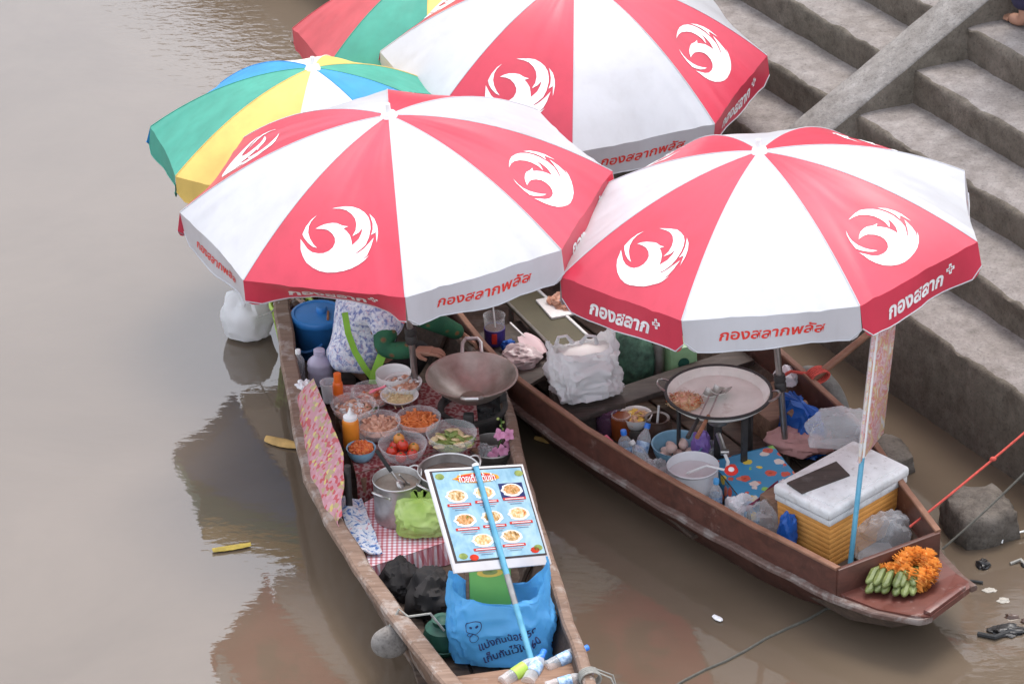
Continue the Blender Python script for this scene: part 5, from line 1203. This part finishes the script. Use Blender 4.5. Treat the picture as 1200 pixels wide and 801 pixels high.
blob('crumpled clear plastic bag against the hull beside the ice box', 'plastic_bag', 'bag', at(893, 628, RF), (.12, .10, .12), 'film_plastic', .38, 8, G3, seed=22)
blob('white crumpled paper bag beside the flowered box', 'paper_bag', 'bag', at(868, 612, RF), (.08, .06, .09), 'tissue', .4, 8, None, seed=23)
blob('small deep blue plastic bag squeezed between ice box and hull', 'plastic_bag', 'bag', at(922, 640, RF + .06), (.045, .05, .11), 'bag_deep_blue', .3, 8, None, seed=24)
p = at(893, 588, .23); single('maroon_rag', MB().sheet(lambda u, v: p + V(.16 * (u - .5), .12 * (u - .5) + .04 * (v - .5), .05 * u + .02 * math.sin(5 * v + 3 * u)), 10, 6, .006), 'maroon_cloth', 'maroon rag draped on the corner of the flowered box', 'rag')
blob('clear plastic sheet crumpled behind the ice box lid', 'plastic_sheet', 'plastic sheet', at(985, 520, .30), (.16, .06, .12), 'film_plastic', .3, 8, None, seed=25)
p = cb(-.1, -1.25, RF); single('wooden_crate', MB().rbox(V(p[0], p[1], .19), ex * .22, ey * .07, V(0, 0, .11), .008), 'plank_wood', 'rough wooden crate behind the ice box', 'crate')
# far side of the griddle
t = thing('plastic_bag', 'deep blue plastic bag hanging inside the far gunwale', 'bag', RbR(-.12, RF) - RN * .17)
fn, f_, x_ = sack_fn(RbR(-.1, RF) - RN * .16, -RN, .26, .12, .27, .7, .03, .55, 9); sack(t, fn, 'bag_deep_blue', closed_top=True)
b0 = RbR(-.1, RF) - RN * .28
for lab, a, b in (('weathered driftwood stick on the deep blue bag', (925, 487, .30), (944, 472, .33)), ('brown bent twig lying below the driftwood stick', (934, 485, .22), (950, 515, .2))):
    single('stick', MB().tube([at(*a), (at(*a) + at(*b)) / 2 + V(.01, 0, .012), at(*b)], [.02, .024, .018], 8), 'plank_wood', lab, 'stick')
blob('faded pink cloth bundled beside the parasol pole', 'cloth_bundle', 'cloth', at(938, 524, RF + .06), (.15, .10, .07), 'pink_cloth', .35, seed=31)
blob('grey white rag tied at the far gunwale', 'rag', 'rag', RbR(-.42, .28) - RN * .06, (.06, .05, .05), 'tissue', .4, seed=32)
p = at(905, 497, RF); single('side_crate', MB().rbox(V(p[0], p[1], RF + .07), RD * .16, RN * .13, V(0, 0, .07), .01), 'plank_wood', 'pale wooden crate between burner and far gunwale', 'crate')
st0, st1 = RbR(-.28, .36) + RN * .05, at(1046, 368, .62)
single('mooring_stick', MB().tube([st0 - unit(st1 - st0) * .06, st1], [.021, .017], 10), 'stick_wood', 'brown wooden stick tied from gunwale to the stone quay', 'stick')
kn = MB()
for k in range(5): kn.tube([RbR(-.30 + .014 * k, RZ + .145) + RN * (.04 + .055 * math.cos(q)) + V(0, 0, .03 * math.sin(q)) for q in np.linspace(0, 2 * math.pi, 17)[:-1]], .006, 5, closed=True)
kn.tube([RbR(-.3, .37) - RN * .0, RbR(-.36, .375) - RN * .07, RbR(-.40, .33) - RN * .12], .009, 6)
single('rope_lashing', kn, 'rope_red', 'orange red cord lashing the stick to the gunwale', 'rope')
# blue pole with a wrapped board seen from its edge
pb2, pt2_ = at(996, 664, .12), at(1027, 388, 1.22); pd2 = unit(pt2_ - pb2)
t = thing('menu_stand', 'board in clear wrapping on a blue pole beside the ice box', 'menu board', pb2)
MB().tube([pb2, pb2 + (pt2_ - pb2) * .47], .0125, 10).build('pole', 'blue_paint', t); MB().tube([pb2 + (pt2_ - pb2) * .465, pt2_], .0115, 10).build('upper_pole', 'white_plastic', t)
wd = unit(V(.46, .89, 0)); b0, b1 = pb2 + (pt2_ - pb2) * .46 + V(-.016, -.026, 0), pt2_ + V(-.016, -.026, 0)
nn = unit(np.cross(wd, pd2))
MB().rbox((b0 + b1) / 2 + wd * .145, wd * .15, (b1 - b0) / 2, nn * .007, .003).build('board', 'poster_print', t)
MB().tube([b0 - wd * .004, b1 - wd * .004], .009, 6).build('wrap_edge', 'film_plastic', t)
# offering on the bow
op = RB(1.325, .035, RZ + .02)
t = thing('banana_hand', 'hand of small green bananas lying on the bow deck', 'bananas', op)
for k in range(12):
    i, j = k % 6, k // 6; b_ = op + V(-.105 + .034 * i + .005 * math.sin(k * 2.3), -.01 - .004 * i + .02 * j + .012 * math.sin(k * 1.3), .002 + .030 * j); d = unit(V(-.62 + .13 * i + .06 * math.sin(k * 3.1), -.75, .10))
    e = b_ + V(.03, .06, .035); pts = [e, e * .55 + (b_ + d * .06) * .45 + V(0, 0, .02), b_ + d * .035 + V(0, 0, .018), b_ + d * .055 + V(0, 0, .017), b_ + d * .064 + V(0, 0, .016)]
    MB().tube(pts, [.009, .019, .0205, .013, .005], 8).build('banana', 'banana_green', t)
gp = RB(1.315, .15, RZ + .05)
t = thing('marigold_garland', 'ring of orange marigolds laid over the green bananas', 'garland', gp)
def pompon(c, r, seed):
    rg = random.Random(seed); mb = MB(); mb.ball(c, r * .72, n=8, m=5)
    for i in range(80):
        z = 1 - 2 * (i + .5) / 80; an = i * 2.39996; d = V(math.sqrt(1 - z * z) * math.cos(an), math.sqrt(1 - z * z) * math.sin(an), z)
        d = unit(d + V(rg.gauss(0, .12), rg.gauss(0, .12), rg.gauss(0, .12))); s = unit(np.cross(d, V(.3, .5, .8))); u = np.cross(s, d)
        mb.add([c + d * r * .55 - s * r * .2, c + d * r * .55 + s * r * .2, c + d * r * 1.02 + s * r * .28 + u * r * .08, c + d * r * 1.06 - s * r * .25 - u * r * .05], [(0, 1, 2, 3)])
    return mb
for k in range(9):
    an = k * 2 * math.pi / 9; pompon(gp + V(.066 * math.cos(an), .062 * math.sin(an) * 1.1, .035 + .02 * math.sin(an)), .052 + .005 * math.sin(k * 2.1), k).build('marigold', 'petal_orange', t)
for k in range(3): pompon(gp + V(-.10 - .03 * k, -.01 + .01 * k, .03 - .008 * k), .040, 20 + k).build('marigold', 'petal_orange', t)
MB().ball(gp + V(0, 0, .015), .045, (1, 1, .4), 10, 5, .2).build('leaf_centre', 'leaf_green', t)
# ropes to the bank
def rope(label, a, b, r, mat, sag=.02, name='mooring_rope'):
    a, b = np.asarray(a), np.asarray(b); single(name, MB().tube([a + (b - a) * q - V(0, 0, sag * 4 * q * (1 - q)) for q in np.linspace(0, 1, 20)], r, 7), mat, label, 'rope')
ra, rb_ = at(1066, 617, .30), at(1250, 464, .74)
rope('taut red mooring rope from the bow to the steps', ra, rb_, .006, 'rope_red', .01)
rk = ra + (rb_ - ra) * .53; single('rope_splice', MB().ball(rk - V(0, 0, .009), .013, (1.4, 1, 1), 10, 6, .3), 'rope_red', 'knot in the middle of the red mooring rope', 'knot', origin=rk)
rope('thin dark mooring rope from the bow past the boulder', at(1104, 643, .22), at(1256, 497, .74), .0055, 'rope_dark', .02)
single('mooring_rope', MB().tube([RB(1.30, -.02, .12)] + [at(970 - 24 * k, 712 + 12.2 * k + 1.5 * math.sin(k * 1.7), .004) for k in range(9)], .007, 6), 'rope_dark', 'slack dark rope trailing on the water from under the bow', 'rope')
# behind the white bag: stern half of the red-brown boat
pz = .26
wb_ = at(688, 462, pz); wb_ = V(wb_[0], wb_[1], pz)
t = thing('plastic_bag', 'bulky white plastic carrier bag on the dark thwart', 'bag', wb_)
fn, f_, x_ = sack_fn(wb_, (.38, -1), .34, .23, .29, .62, .030, .5, 3, lean=V(-.03, .0, 0)); fnw = fn
def fn2(u, v):
    p = fnw(u, v); k = max(0, v - .82) / .18; e = abs(math.cos(2 * math.pi * u)) ** 3; return p + V(0, 0, k * (.07 * e - .02))
sack(t, fn2, 'bag_white', nu=88, nv=40)
p = wb_ + V(0, .02, .01); MB().rbox(p + V(0, 0, .12), V(.13, .04, 0), V(-.025, .085, 0), V(0, 0, .115), .02).build('takeaway_boxes', 'paper_white', t)
for sg in (-1, 1): MB().tube([wb_ + V(.10 * sg - .05, -.03, .31), wb_ + V(.09 * sg - .05, -.05, .36), wb_ + V(.05 * sg - .05, -.055, .37), wb_ + V(.02 * sg - .05, -.04, .32)], [.012, .008, .008, .012], 7).build('handle', 'bag_white', t)
bs0 = RB(-.63, -.03, RF); single('bag_crate', MB().rbox(V(wb_[0], wb_[1], (RF + pz) / 2), V(.17, .03, 0), V(-.02, .12, 0), V(0, 0, (pz - RF) / 2), .008), 'dark_plank', 'dark crate under the bulky white carrier bag', 'crate')
# olive mat, tray of shrimps
q = [at(x, y, .30) for x, y in ((592, 352), (628, 338), (690, 395), (648, 408))]
t = thing('side_table', 'low table with olive mat and metal edge in the stern', 'table', np.mean(q, axis=0) * V(1, 1, 0) + V(0, 0, RF))
prism(MB(), q, .28).build('table_top', 'olive_mat', t, smooth=False)
for a, b, m_ in ((q[0], q[3], 'dull_steel'), (q[1], q[2], 'white_plastic')): MB().tube([a + V(0, 0, .004), b + V(0, 0, .004)], .008, 6).build('edge_rail', m_, t)
for p in q: p_ = p * .86 + np.mean(q, axis=0) * .14; MB().tube([V(p_[0], p_[1], RF - .01), V(p_[0], p_[1], .285)], .014, 6).build('leg', 'dull_steel', t)
tr0 = at(668, 358, .30)
t = thing('tray', 'white tray of cooked shrimps on the olive table', 'tray', tr0)
MB().rbox(tr0 + V(0, 0, .008), V(.14, .05, 0), V(-.04, .10, 0), V(0, 0, .008), .006).build('tray_base', 'porcelain', t)
heap(tr0 + V(-.02, 0, .016), .075, .04, 60, .04, 'curl', ['shrimp'], t, 'shrimps', 5)
# drink, paper, bag by the gunwale
jp = at(580, 402, .236); t = thing('drink_glass', 'tall glass of dark drink with purple sleeve and a straw', 'glass', jp)
MB().lathe([(0, 0), (.042, 0), (.05, .02), (.055, .16), (.058, .165), (.054, .16), (.046, .02), (0, .01)], jp, 22).build('glass_wall', 'clear_glass', t)
MB().lathe([(0, .012), (.045, .012), (.050, .09), (0, .09)], jp, 20).build('drink', 'clay', t)
MB().lathe([(.0435, .0), (.053, .02), (.055, .095), (.052, .096)], jp, 20).build('sleeve', 'purple_sleeve', t)
MB().rbox(jp + V(-.002, -.0555, .055), V(.014, 0, 0), V(0, .002, 0), V(0, 0, .03), .002, 1).build('badge', 'paper_red', t)
MB().tube([jp + V(.01, 0, .03), jp + V(-.01, .03, .26)], .004, 6).build('straw', 'white_plastic', t)
p0, p1 = at(598, 378, .33), at(636, 415, .27)
t = thing('hand_fan', 'pale pink paper fan on a white stick', 'fan', p1)
MB().tube([p0, p0 + (p1 - p0) * .45], .005, 6).build('stick', 'white_plastic', t); fd = unit(p1 - p0); fs_ = unit(np.cross(fd, V(-.2, .3, 1)))
MB().sheet(lambda u, v: p0 + (p1 - p0) * (.38 + .62 * v) + fs_ * (u - .5) * .115 * math.sin(math.pi * (.12 + .80 * v)) ** .6 + V(0, 0, .006 * math.sin(6 * u)), 10, 10, .003).build('paper', 'fan_pink', t)
blob('clear bag of bean sprouts with blue print near the glass', 'plastic_bag', 'bag', at(610, 425, .236), (.10, .07, .06), 'film_pink', .3, seed=41)
blob('scrap of blue plastic next to the drink glass', 'plastic_scrap', 'plastic', at(597, 410, .24), (.035, .03, .035), 'bag_deep_blue', .4, seed=42)
q = [at(x, y, .235) for x, y in ((556, 392), (610, 375), (650, 432), (618, 452))]
t = thing('deck_board', 'worn wooden deck board under the drink glass and fan', 'board', np.mean(q, axis=0) * V(1, 1, 0) + V(0, 0, RF))
prism(MB(), q, .215).build('board', 'dark_plank', t, smooth=False)
for p in q: p_ = p * .85 + np.mean(q, axis=0) * .15; MB().tube([V(p_[0], p_[1], RF - .01), V(p_[0], p_[1], .22)], .014, 6).build('support', 'dark_plank', t)
# green sack, post and green tin behind the griddle
p = at(735, 452, RF); blob('dark green woven sack behind the white carrier bag', 'woven_sack', 'sack', V(p[0], p[1], RF), (.14, .13, .24), 'woven_green', .16, seed=51)
p = at(772, 455, RF); single('grey_post', MB().lathe([(0, 0), (.03, 0), (.03, .34), (.026, .35), (0, .35)], p, 14), 'dull_steel', 'short grey post beside the dark green sack', 'post')
p = at(796, 452, RF); t = thing('biscuit_tin', 'light green square tin with dark emblem behind the griddle', 'tin', p)
MB().rbox(V(p[0], p[1], RF + .13), V(.07, .02, 0), V(-.02, .06, 0), V(0, 0, .13), .008).build('tin_body', 'tin_green', t)
MB().lathe([(0, 0), (.03, 0), (.03, .002), (0, .002)], V(p[0] + .018, p[1] - .062, RF + .17), 16, (.28, -.96, 0)).build('emblem', 'deep_green', t)
p = at(700, 468, .262)

# ------------------------------------------------------------------ at the water's edge and afloat
def rock(label, px, py, s, seed, name='boulder', z=-.05):
    c = at(px, py, 0); mb = MB(); ax = (V(math.cos(.35), math.sin(.35), 0), V(-math.sin(.35), math.cos(.35), 0), V(0, 0, 1)); vs0 = len(mb.v)
    mb.ball(V(0, 0, 0), 1, (1, 1, 1), 40, 26); P = []
    for v in mb.v:
        d = np.array(v); m = max(abs(d)); d = d / (m * .55 + .45 * np.linalg.norm(d)); q = d + V(seed, seed * 2, 0)
        d = d * (1 + .10 * nz(q, 1.7) + .05 * nz(q, 5) + .025 * nz(q, 12)); P.append(c + ax[0] * d[0] * s[0] + ax[1] * d[1] * s[1] + V(0, 0, max(z, d[2] * s[2] + s[2] * .35)))
    mb.v = [tuple(p) for p in P]; return single(name, mb, 'rock', label, 'boulder', 'boulders by the quay', origin=c, ang=60)
rock('squarish grey boulder in the shallow water off the bow', 1147, 620, (.165, .17, .135), 1)
rock('low dark boulder half under water behind the ice box', 1030, 545, (.16, .15, .08), 4)
tc = RbR(-.42, .02) + RN * .13
t = thing('old_tyre', 'old grey tyre wedged between the boat and the quay', 'tyre', tc)
MB().tube([tc + RD * .20 * math.cos(q) + V(0, 0, .20 * math.sin(q)) + RN * .02 * math.sin(q) for q in np.linspace(0, 2 * math.pi, 41)[:-1]], .06, 12, closed=True).build('tread_ring', 'tyre_grey', t)
MB().tube([tc + RD * .15 * math.cos(q) + V(0, 0, .15 * math.sin(q)) for q in np.linspace(0, 2 * math.pi, 41)[:-1]], .045, 10, closed=True).build('inner_ring', 'black_rubber', t)
def floater(label, name, cat, a, b, w, mat, bend=.01, th=.006):
    a, b = at(*a, .004), at(*b, .004); d = b - a; s = unit(V(-d[1], d[0], 0))
    single(name, MB().sheet(lambda u, v: a + d * v + s * (u - .5) * w * math.sin(math.pi * (.08 + .86 * v)) ** .5 + V(0, 0, .004 + bend * math.sin(math.pi * u) + .004 * nz(V(v * 5, u * 3, 1), 1)), 6, 14, th), mat, label, cat)
floater('dry yellow leaf floating beside the printed sheet', 'floating_leaf', 'leaf', (312, 515), (350, 524), .075, 'leaf_dry', .018)
floater('slim yellow stem floating alone on the open water', 'floating_twig', 'twig', (249, 646), (294, 639), .034, 'stem_yellow', .012)
floater('brown leaf floating between the two boats', 'floating_leaf', 'leaf', (627, 514), (656, 521), .035, 'leaf_dry', .01)
floater('small white scrap floating between the two boats', 'floating_scrap', 'litter', (836, 722), (846, 728), .03, 'tissue', .004)
rg = random.Random(11)
def litter(label, name, pts, r, mat): single(name, MB().tube([at(*p) for p in pts], r, 7), mat, label, 'litter' if 'twig' not in name else 'twig', 'litter in the shallows by the boulder')
litter('black twig floating beside the crumpled black plastic', 'twig', [(1146, 742, .01), (1166, 746, .014), (1182, 740, .012)], .012, 'charcoal')
litter('thin dark twig floating below the boulder', 'twig', [(1120, 684, .008), (1138, 680, .012), (1152, 682, .008)], .007, 'charcoal')
litter('bent pale wire sticking out of the water by the boulder', 'wire', [(1174, 636, .01), (1176, 628, .03), (1200, 622, .03), (1204, 632, .0)], .005, 'white_plastic')
litter('forked grey twig at the foot of the quay wall', 'twig', [(1184, 660, .006), (1196, 655, .014), (1208, 668, .006)], .008, 'rope_grey')
blob('crumpled black plastic floating in the shallows', 'floating_plastic', 'litter', at(1180, 741, -.005), (.075, .045, .018), 'wet_black', .5, 9, 'litter in the shallows by the boulder', seed=61)
blob('small black lump in the shallows below the boulder', 'floating_plastic', 'litter', at(1152, 664, -.005), (.03, .03, .02), 'wet_black', .5, 9, 'litter in the shallows by the boulder', seed=62)
blob('piece of pale foam in the shallows below the boulder', 'floating_foam', 'litter', at(1160, 693, -.008), (.035, .02, .008), 'foam_dirty', .4, 9, 'litter in the shallows by the boulder', seed=63)
blob('second smaller piece of pale foam nearer the quay', 'floating_foam', 'litter', at(1176, 705, -.008), (.03, .02, .01), 'foam_dirty', .4, 9, 'litter in the shallows by the boulder', seed=64)
for k in range(5):
    x, y = rg.uniform(1150, 1230), rg.uniform(640, 790)
    o = blob('tiny dark scrap floating in the shallows near the quay', 'floating_scrap', 'litter', at(x, y, -.006), (rg.uniform(.012, .035), rg.uniform(.01, .025), .012), rg.choice(['wet_black', 'charcoal', 'clay']), .5, 9, 'tiny scraps in the shallows', n=10, m=6, seed=70 + k)

# ------------------------------------------------------------------ people
def skin_mesh(nodes, edges, levels=2, root=0):
    me = bpy.data.meshes.new('s'); me.from_pydata([tuple(map(float, n[0])) for n in nodes], edges, []); ob = bpy.data.objects.new('s', me); col.objects.link(ob)
    ob.modifiers.new('sk', 'SKIN'); sd = ob.modifiers.new('sub', 'SUBSURF'); sd.levels = levels
    for i, n in enumerate(nodes):
        r = n[1]; sv = me.skin_vertices[0].data[i]; sv.radius = (r, r) if not hasattr(r, '__len__') else r; sv.use_root = (i == root)
    dg = bpy.context.evaluated_depsgraph_get(); m2 = bpy.data.meshes.new_from_object(ob.evaluated_get(dg))
    vs = [np.array(v.co) for v in m2.vertices]; fs = [tuple(p.vertices) for p in m2.polygons]
    bpy.data.objects.remove(ob); bpy.data.meshes.remove(me); bpy.data.meshes.remove(m2)
    mb = MB(); mb.add(vs, fs); return mb
def chain(nodes, edges, start, pts):
    i = start
    for p, r in pts: nodes.append((p, r)); edges.append((i, len(nodes) - 1)); i = len(nodes) - 1
    return i
def hand(mb, w, d, up, s=1.0, curl=.5):
    """palm and five fingers appended to a mesh builder"""
    d = unit(d); sd = unit(np.cross(d, up)); up = np.cross(sd, d)
    mb.rbox(w + d * .045 * s, d * .045 * s, sd * .038 * s, up * .014 * s, .012 * s, 2)
    for k, L in enumerate((.066, .075, .070, .056)):
        b = w + d * .085 * s + sd * (.028 - .019 * k) * s
        p1 = b + d * L * .5 * s - up * curl * .01; p2 = b + d * L * .8 * s - up * curl * .03; p3 = b + d * L * .95 * s - up * curl * .05
        mb.tube([b - d * .01, p1, p2, p3], [.0095 * s, .009 * s, .008 * s, .006 * s], 7)
    b = w + d * .025 * s + sd * .035 * s; mb.tube([b, b + sd * .03 * s + d * .02 * s, b + sd * .035 * s + d * .055 * s - up * .012], [.012 * s, .011 * s, .008 * s], 7)
def head(par, c, r, fwd, hair=True):
    f = unit(fwd); s = unit(np.cross(f, V(0, 0, 1))); u = np.cross(s, f); ax = (f, s, u)
    mb = MB().ball(c, r, (.95, .78, 1.16), 24, 16, ax=ax)
    mb.tube([c + f * r * .88 + u * r * .12, c + f * r * 1.12 - u * r * .18, c + f * r * .95 - u * r * .25], [r * .10, r * .15, r * .10], 8)
    for k in (-1, 1): mb.ball(c + s * r * .78 * k - u * r * .02, r * .22, (.6, .3, 1), 8, 6, ax=ax)
    mb.ball(c + f * r * .80 - u * r * .50, r * .2, (.5, 1.1, .3), 8, 6, ax=ax)
    o = mb.build('head', 'skin', par)
    for k in (-1, 1): MB().ball(c + f * r * .86 + s * r * .3 * k + u * r * .08, r * .11, (.5, 1.2, .6), 8, 6, ax=ax).build('eye', 'hair', o)
    MB().ball(c - f * r * .10 + u * r * .10, r * 1.07, (.98, .84, 1.14), 20, 12, .06, ax=ax).build('hair', 'hair', o) if hair else None
# vendor sitting in the near boat, turned towards the wok
pel = at(412, 438, .22); fwv = unit(V(.80, .60, 0)); rt = V(fwv[1], -fwv[0], 0)       # forward, right-hand side
ps = thing('person', 'seated vendor in flowered shirt, lime apron straps and dark green sleeves', 'person', V(pel[0], pel[1], LF))
che = pel + fwv * .13 + V(0, 0, .30); nek = pel + fwv * .20 + V(0, 0, .46)
shR, shL = che + rt * .17 + V(0, 0, .09), che - rt * .17 + V(0, 0, .09)
elR, wrR = at(449, 410, .44), at(487, 411, .46)
elL, wrL = at(500, 372, .56), at(541, 391, .40)
nodes = [(pel, .125), (pel * .5 + che * .5, .115), (che, .115), (nek, .055), (nek + fwv * .03 + V(0, 0, .07), .05)]; edges = [(0, 1), (1, 2), (2, 3), (3, 4)]
chain(nodes, edges, 2, [(shR, .048), (elR, .034), (wrR, .028)]); chain(nodes, edges, 2, [(shL, .048), (elL, .034), (wrL, .028)])
kR, kL = pel + fwv * .36 + rt * .15 + V(0, 0, .10), pel + fwv * .36 - rt * .15 + V(0, 0, .10)
fR, fL = pel + fwv * .22 + rt * .10 + V(0, 0, -.10), pel + fwv * .22 - rt * .10 + V(0, 0, -.10)
chain(nodes, edges, 0, [(pel + rt * .1 + fwv * .08, .09), (kR, .062), (fR, .042)]); chain(nodes, edges, 0, [(pel - rt * .1 + fwv * .08, .09), (kL, .062), (fL, .042)])
body = skin_mesh(nodes, edges); hand(body, wrR, unit(wrR - elR), V(0, 0, 1)); hand(body, wrL, unit(wrL - elL) + V(0, 0, -.2), V(0, 0, 1))
body.build('body', 'skin', ps)
head(ps, nek + fwv * .08 + V(0, 0, .19), .095, fwv + V(0, 0, -.35))
sn = [(pel + V(0, 0, .045), .150), (pel + V(0, 0, .10), .158), (pel * .5 + che * .5, .154), (che + V(0, 0, .03), .166), (nek - fwv * .01, .075)]; se = [(0, 1), (1, 2), (2, 3), (3, 4)]
chain(sn, se, 3, [(shR, .098), (shR * .25 + elR * .75, .084)]); chain(sn, se, 3, [(shL, .098), (shL * .25 + elL * .75, .084)])
sm_ = skin_mesh(sn, se, 3)
sm_.v = [tuple(np.array(p) + V(nz(V(*p), 9), nz(V(*p) + V(3, 7, 1), 9), nz(V(*p) + V(8, 2, 5), 9)) * .014 + V(nz(V(*p), 22), nz(V(*p) + V(5, 1, 1), 22), 0) * .007) for p in sm_.v]
sm_.build('shirt', 'floral_shirt', ps, ang=60)
for a, b in ((elR, wrR), (elL, wrL)):
    s_ = shR if a is elR else shL
    nn_ = [(s_ * .75 + a * .25, .072), (a, .062), (a * .5 + b * .5, .052), (b, .042)]
    skin_mesh(nn_, [(0, 1), (1, 2), (2, 3)]).build('sleeve', 'green_sleeve', ps)
tn_ = [(pel - V(0, 0, .08), .15), (pel + rt * .1 + fwv * .1 - V(0, 0, .03), .115), (kR, .082), (fR, .055), (pel - rt * .1 + fwv * .1 - V(0, 0, .03), .115), (kL, .082), (fL, .055)]
skin_mesh(tn_, [(0, 1), (1, 2), (2, 3), (0, 4), (4, 5), (5, 6)]).build('trousers', 'black_cloth', ps)
def strap(pts, w, nm='apron_strap'):
    pts = [np.asarray(p) for p in pts]; cdir = V(0, -.5, .35)
    def f(u, v):
        k = v * (len(pts) - 1); i = min(len(pts) - 2, int(k)); q = k - i; p = pts[i] * (1 - q) + pts[i + 1] * q; d = unit(pts[i + 1] - pts[i]); s = unit(np.cross(d, cdir)); return p + s * (u - .5) * w
    MB().sheet(f, 3, 24, .004).build(nm, 'apron_green', ps)
bkp = lambda px, py, z: at(px, py, z)
strap([bkp(404, 366, .66), bkp(408, 390, .56), bkp(416, 412, .45), bkp(428, 432, .36), bkp(438, 444, .30)], .032)
strap([bkp(452, 404, .46), bkp(446, 420, .40), bkp(439, 438, .33), bkp(437, 450, .28)], .045)
# person standing on the steps, only a foot and trouser leg in the picture
fz_ = 1.306
heel = at(1206, 36, fz_); toe = at(1181, 24, fz_); fd_ = unit(V(*(toe - heel)[:2], 0)); fr_ = V(fd_[1], -fd_[0], 0)
pp = thing('person', 'barefoot person in dark navy trousers standing on the steps', 'person', heel)
an1 = heel + fd_ * .03 + V(0, 0, .07); kn1 = an1 + fd_ * .05 + V(0, 0, .40); hp1 = an1 + fd_ * .02 + V(0, 0, .82)
pv = hp1 - fr_ * -.10 + V(0, 0, .05); hp2 = pv + fr_ * .10 - V(0, 0, .05); an2 = an1 + fr_ * .22 - fd_ * .06; kn2 = an2 + fd_ * .05 + V(0, 0, .40)
ches = pv + V(0, 0, .38) + fd_ * .03; nk = ches + V(0, 0, .19)
nodes = [(pv, .13), (pv * .5 + ches * .5, .125), (ches, .14), (nk, .055), (nk + V(0, 0, .08), .052)]; edges = [(0, 1), (1, 2), (2, 3), (3, 4)]
for sg, h_, k_, a_ in ((-1, hp1, kn1, an1), (1, hp2, kn2, an2)):
    i = chain(nodes, edges, 0, [(h_, .085), (k_, .058), (a_, .040), (a_ - V(0, 0, .035) + fd_ * .03, .036), (a_ - V(0, 0, .045) + fd_ * .12, .034)])
    s_ = ches + fr_ * .18 * sg + V(0, 0, .10); chain(nodes, edges, 2, [(s_, .06), (s_ + fr_ * .04 * sg - V(0, 0, .28), .045), (s_ + fr_ * .05 * sg - V(0, 0, .50) + fd_ * .06, .03)])
body = skin_mesh(nodes, edges)
for sg, a_ in ((-1, an1), (1, an2)):
    for k in range(5):
        b_ = a_ - V(0, 0, .052) + fd_ * (.135 - .006 * k) + fr_ * sg * (.022 - .0115 * k) * -1; body.tube([b_, b_ + fd_ * (.05 - .006 * k), b_ + fd_ * (.058 - .006 * k) - V(0, 0, .004)], [.014 - .0016 * k, .013 - .0016 * k, .006], 8)
    w_ = ches + fr_ * .23 * sg - V(0, 0, .40) + fd_ * .06; hand(body, w_, V(0, 0, -1), fd_ * 1.0, 1.0, .6)
body.build('body', 'skin', pp); head(pp, nk + V(0, 0, .19) + fd_ * .02, .10, fd_)
tr_ = [(pv, .145)]; te = []
for h_, k_, a_ in ((hp1, kn1, an1), (hp2, kn2, an2)): chain(tr_, te, 0, [(h_, .105), (k_, .092), (a_ + V(0, 0, .03), .085)])
skin_mesh(tr_, te).build('trousers', 'navy_cloth', pp)
sh_ = [(pv, .15), (pv * .5 + ches * .5, .142), (ches, .158), (nk - V(0, 0, .03), .075)]; se = [(0, 1), (1, 2), (2, 3)]
for sg in (-1, 1):
    s_ = ches + fr_ * .18 * sg + V(0, 0, .10); chain(sh_, se, 2, [(s_, .08), (s_ + fr_ * .03 * sg - V(0, 0, .18), .065)])
skin_mesh(sh_, se).build('shirt', 'tissue', pp)
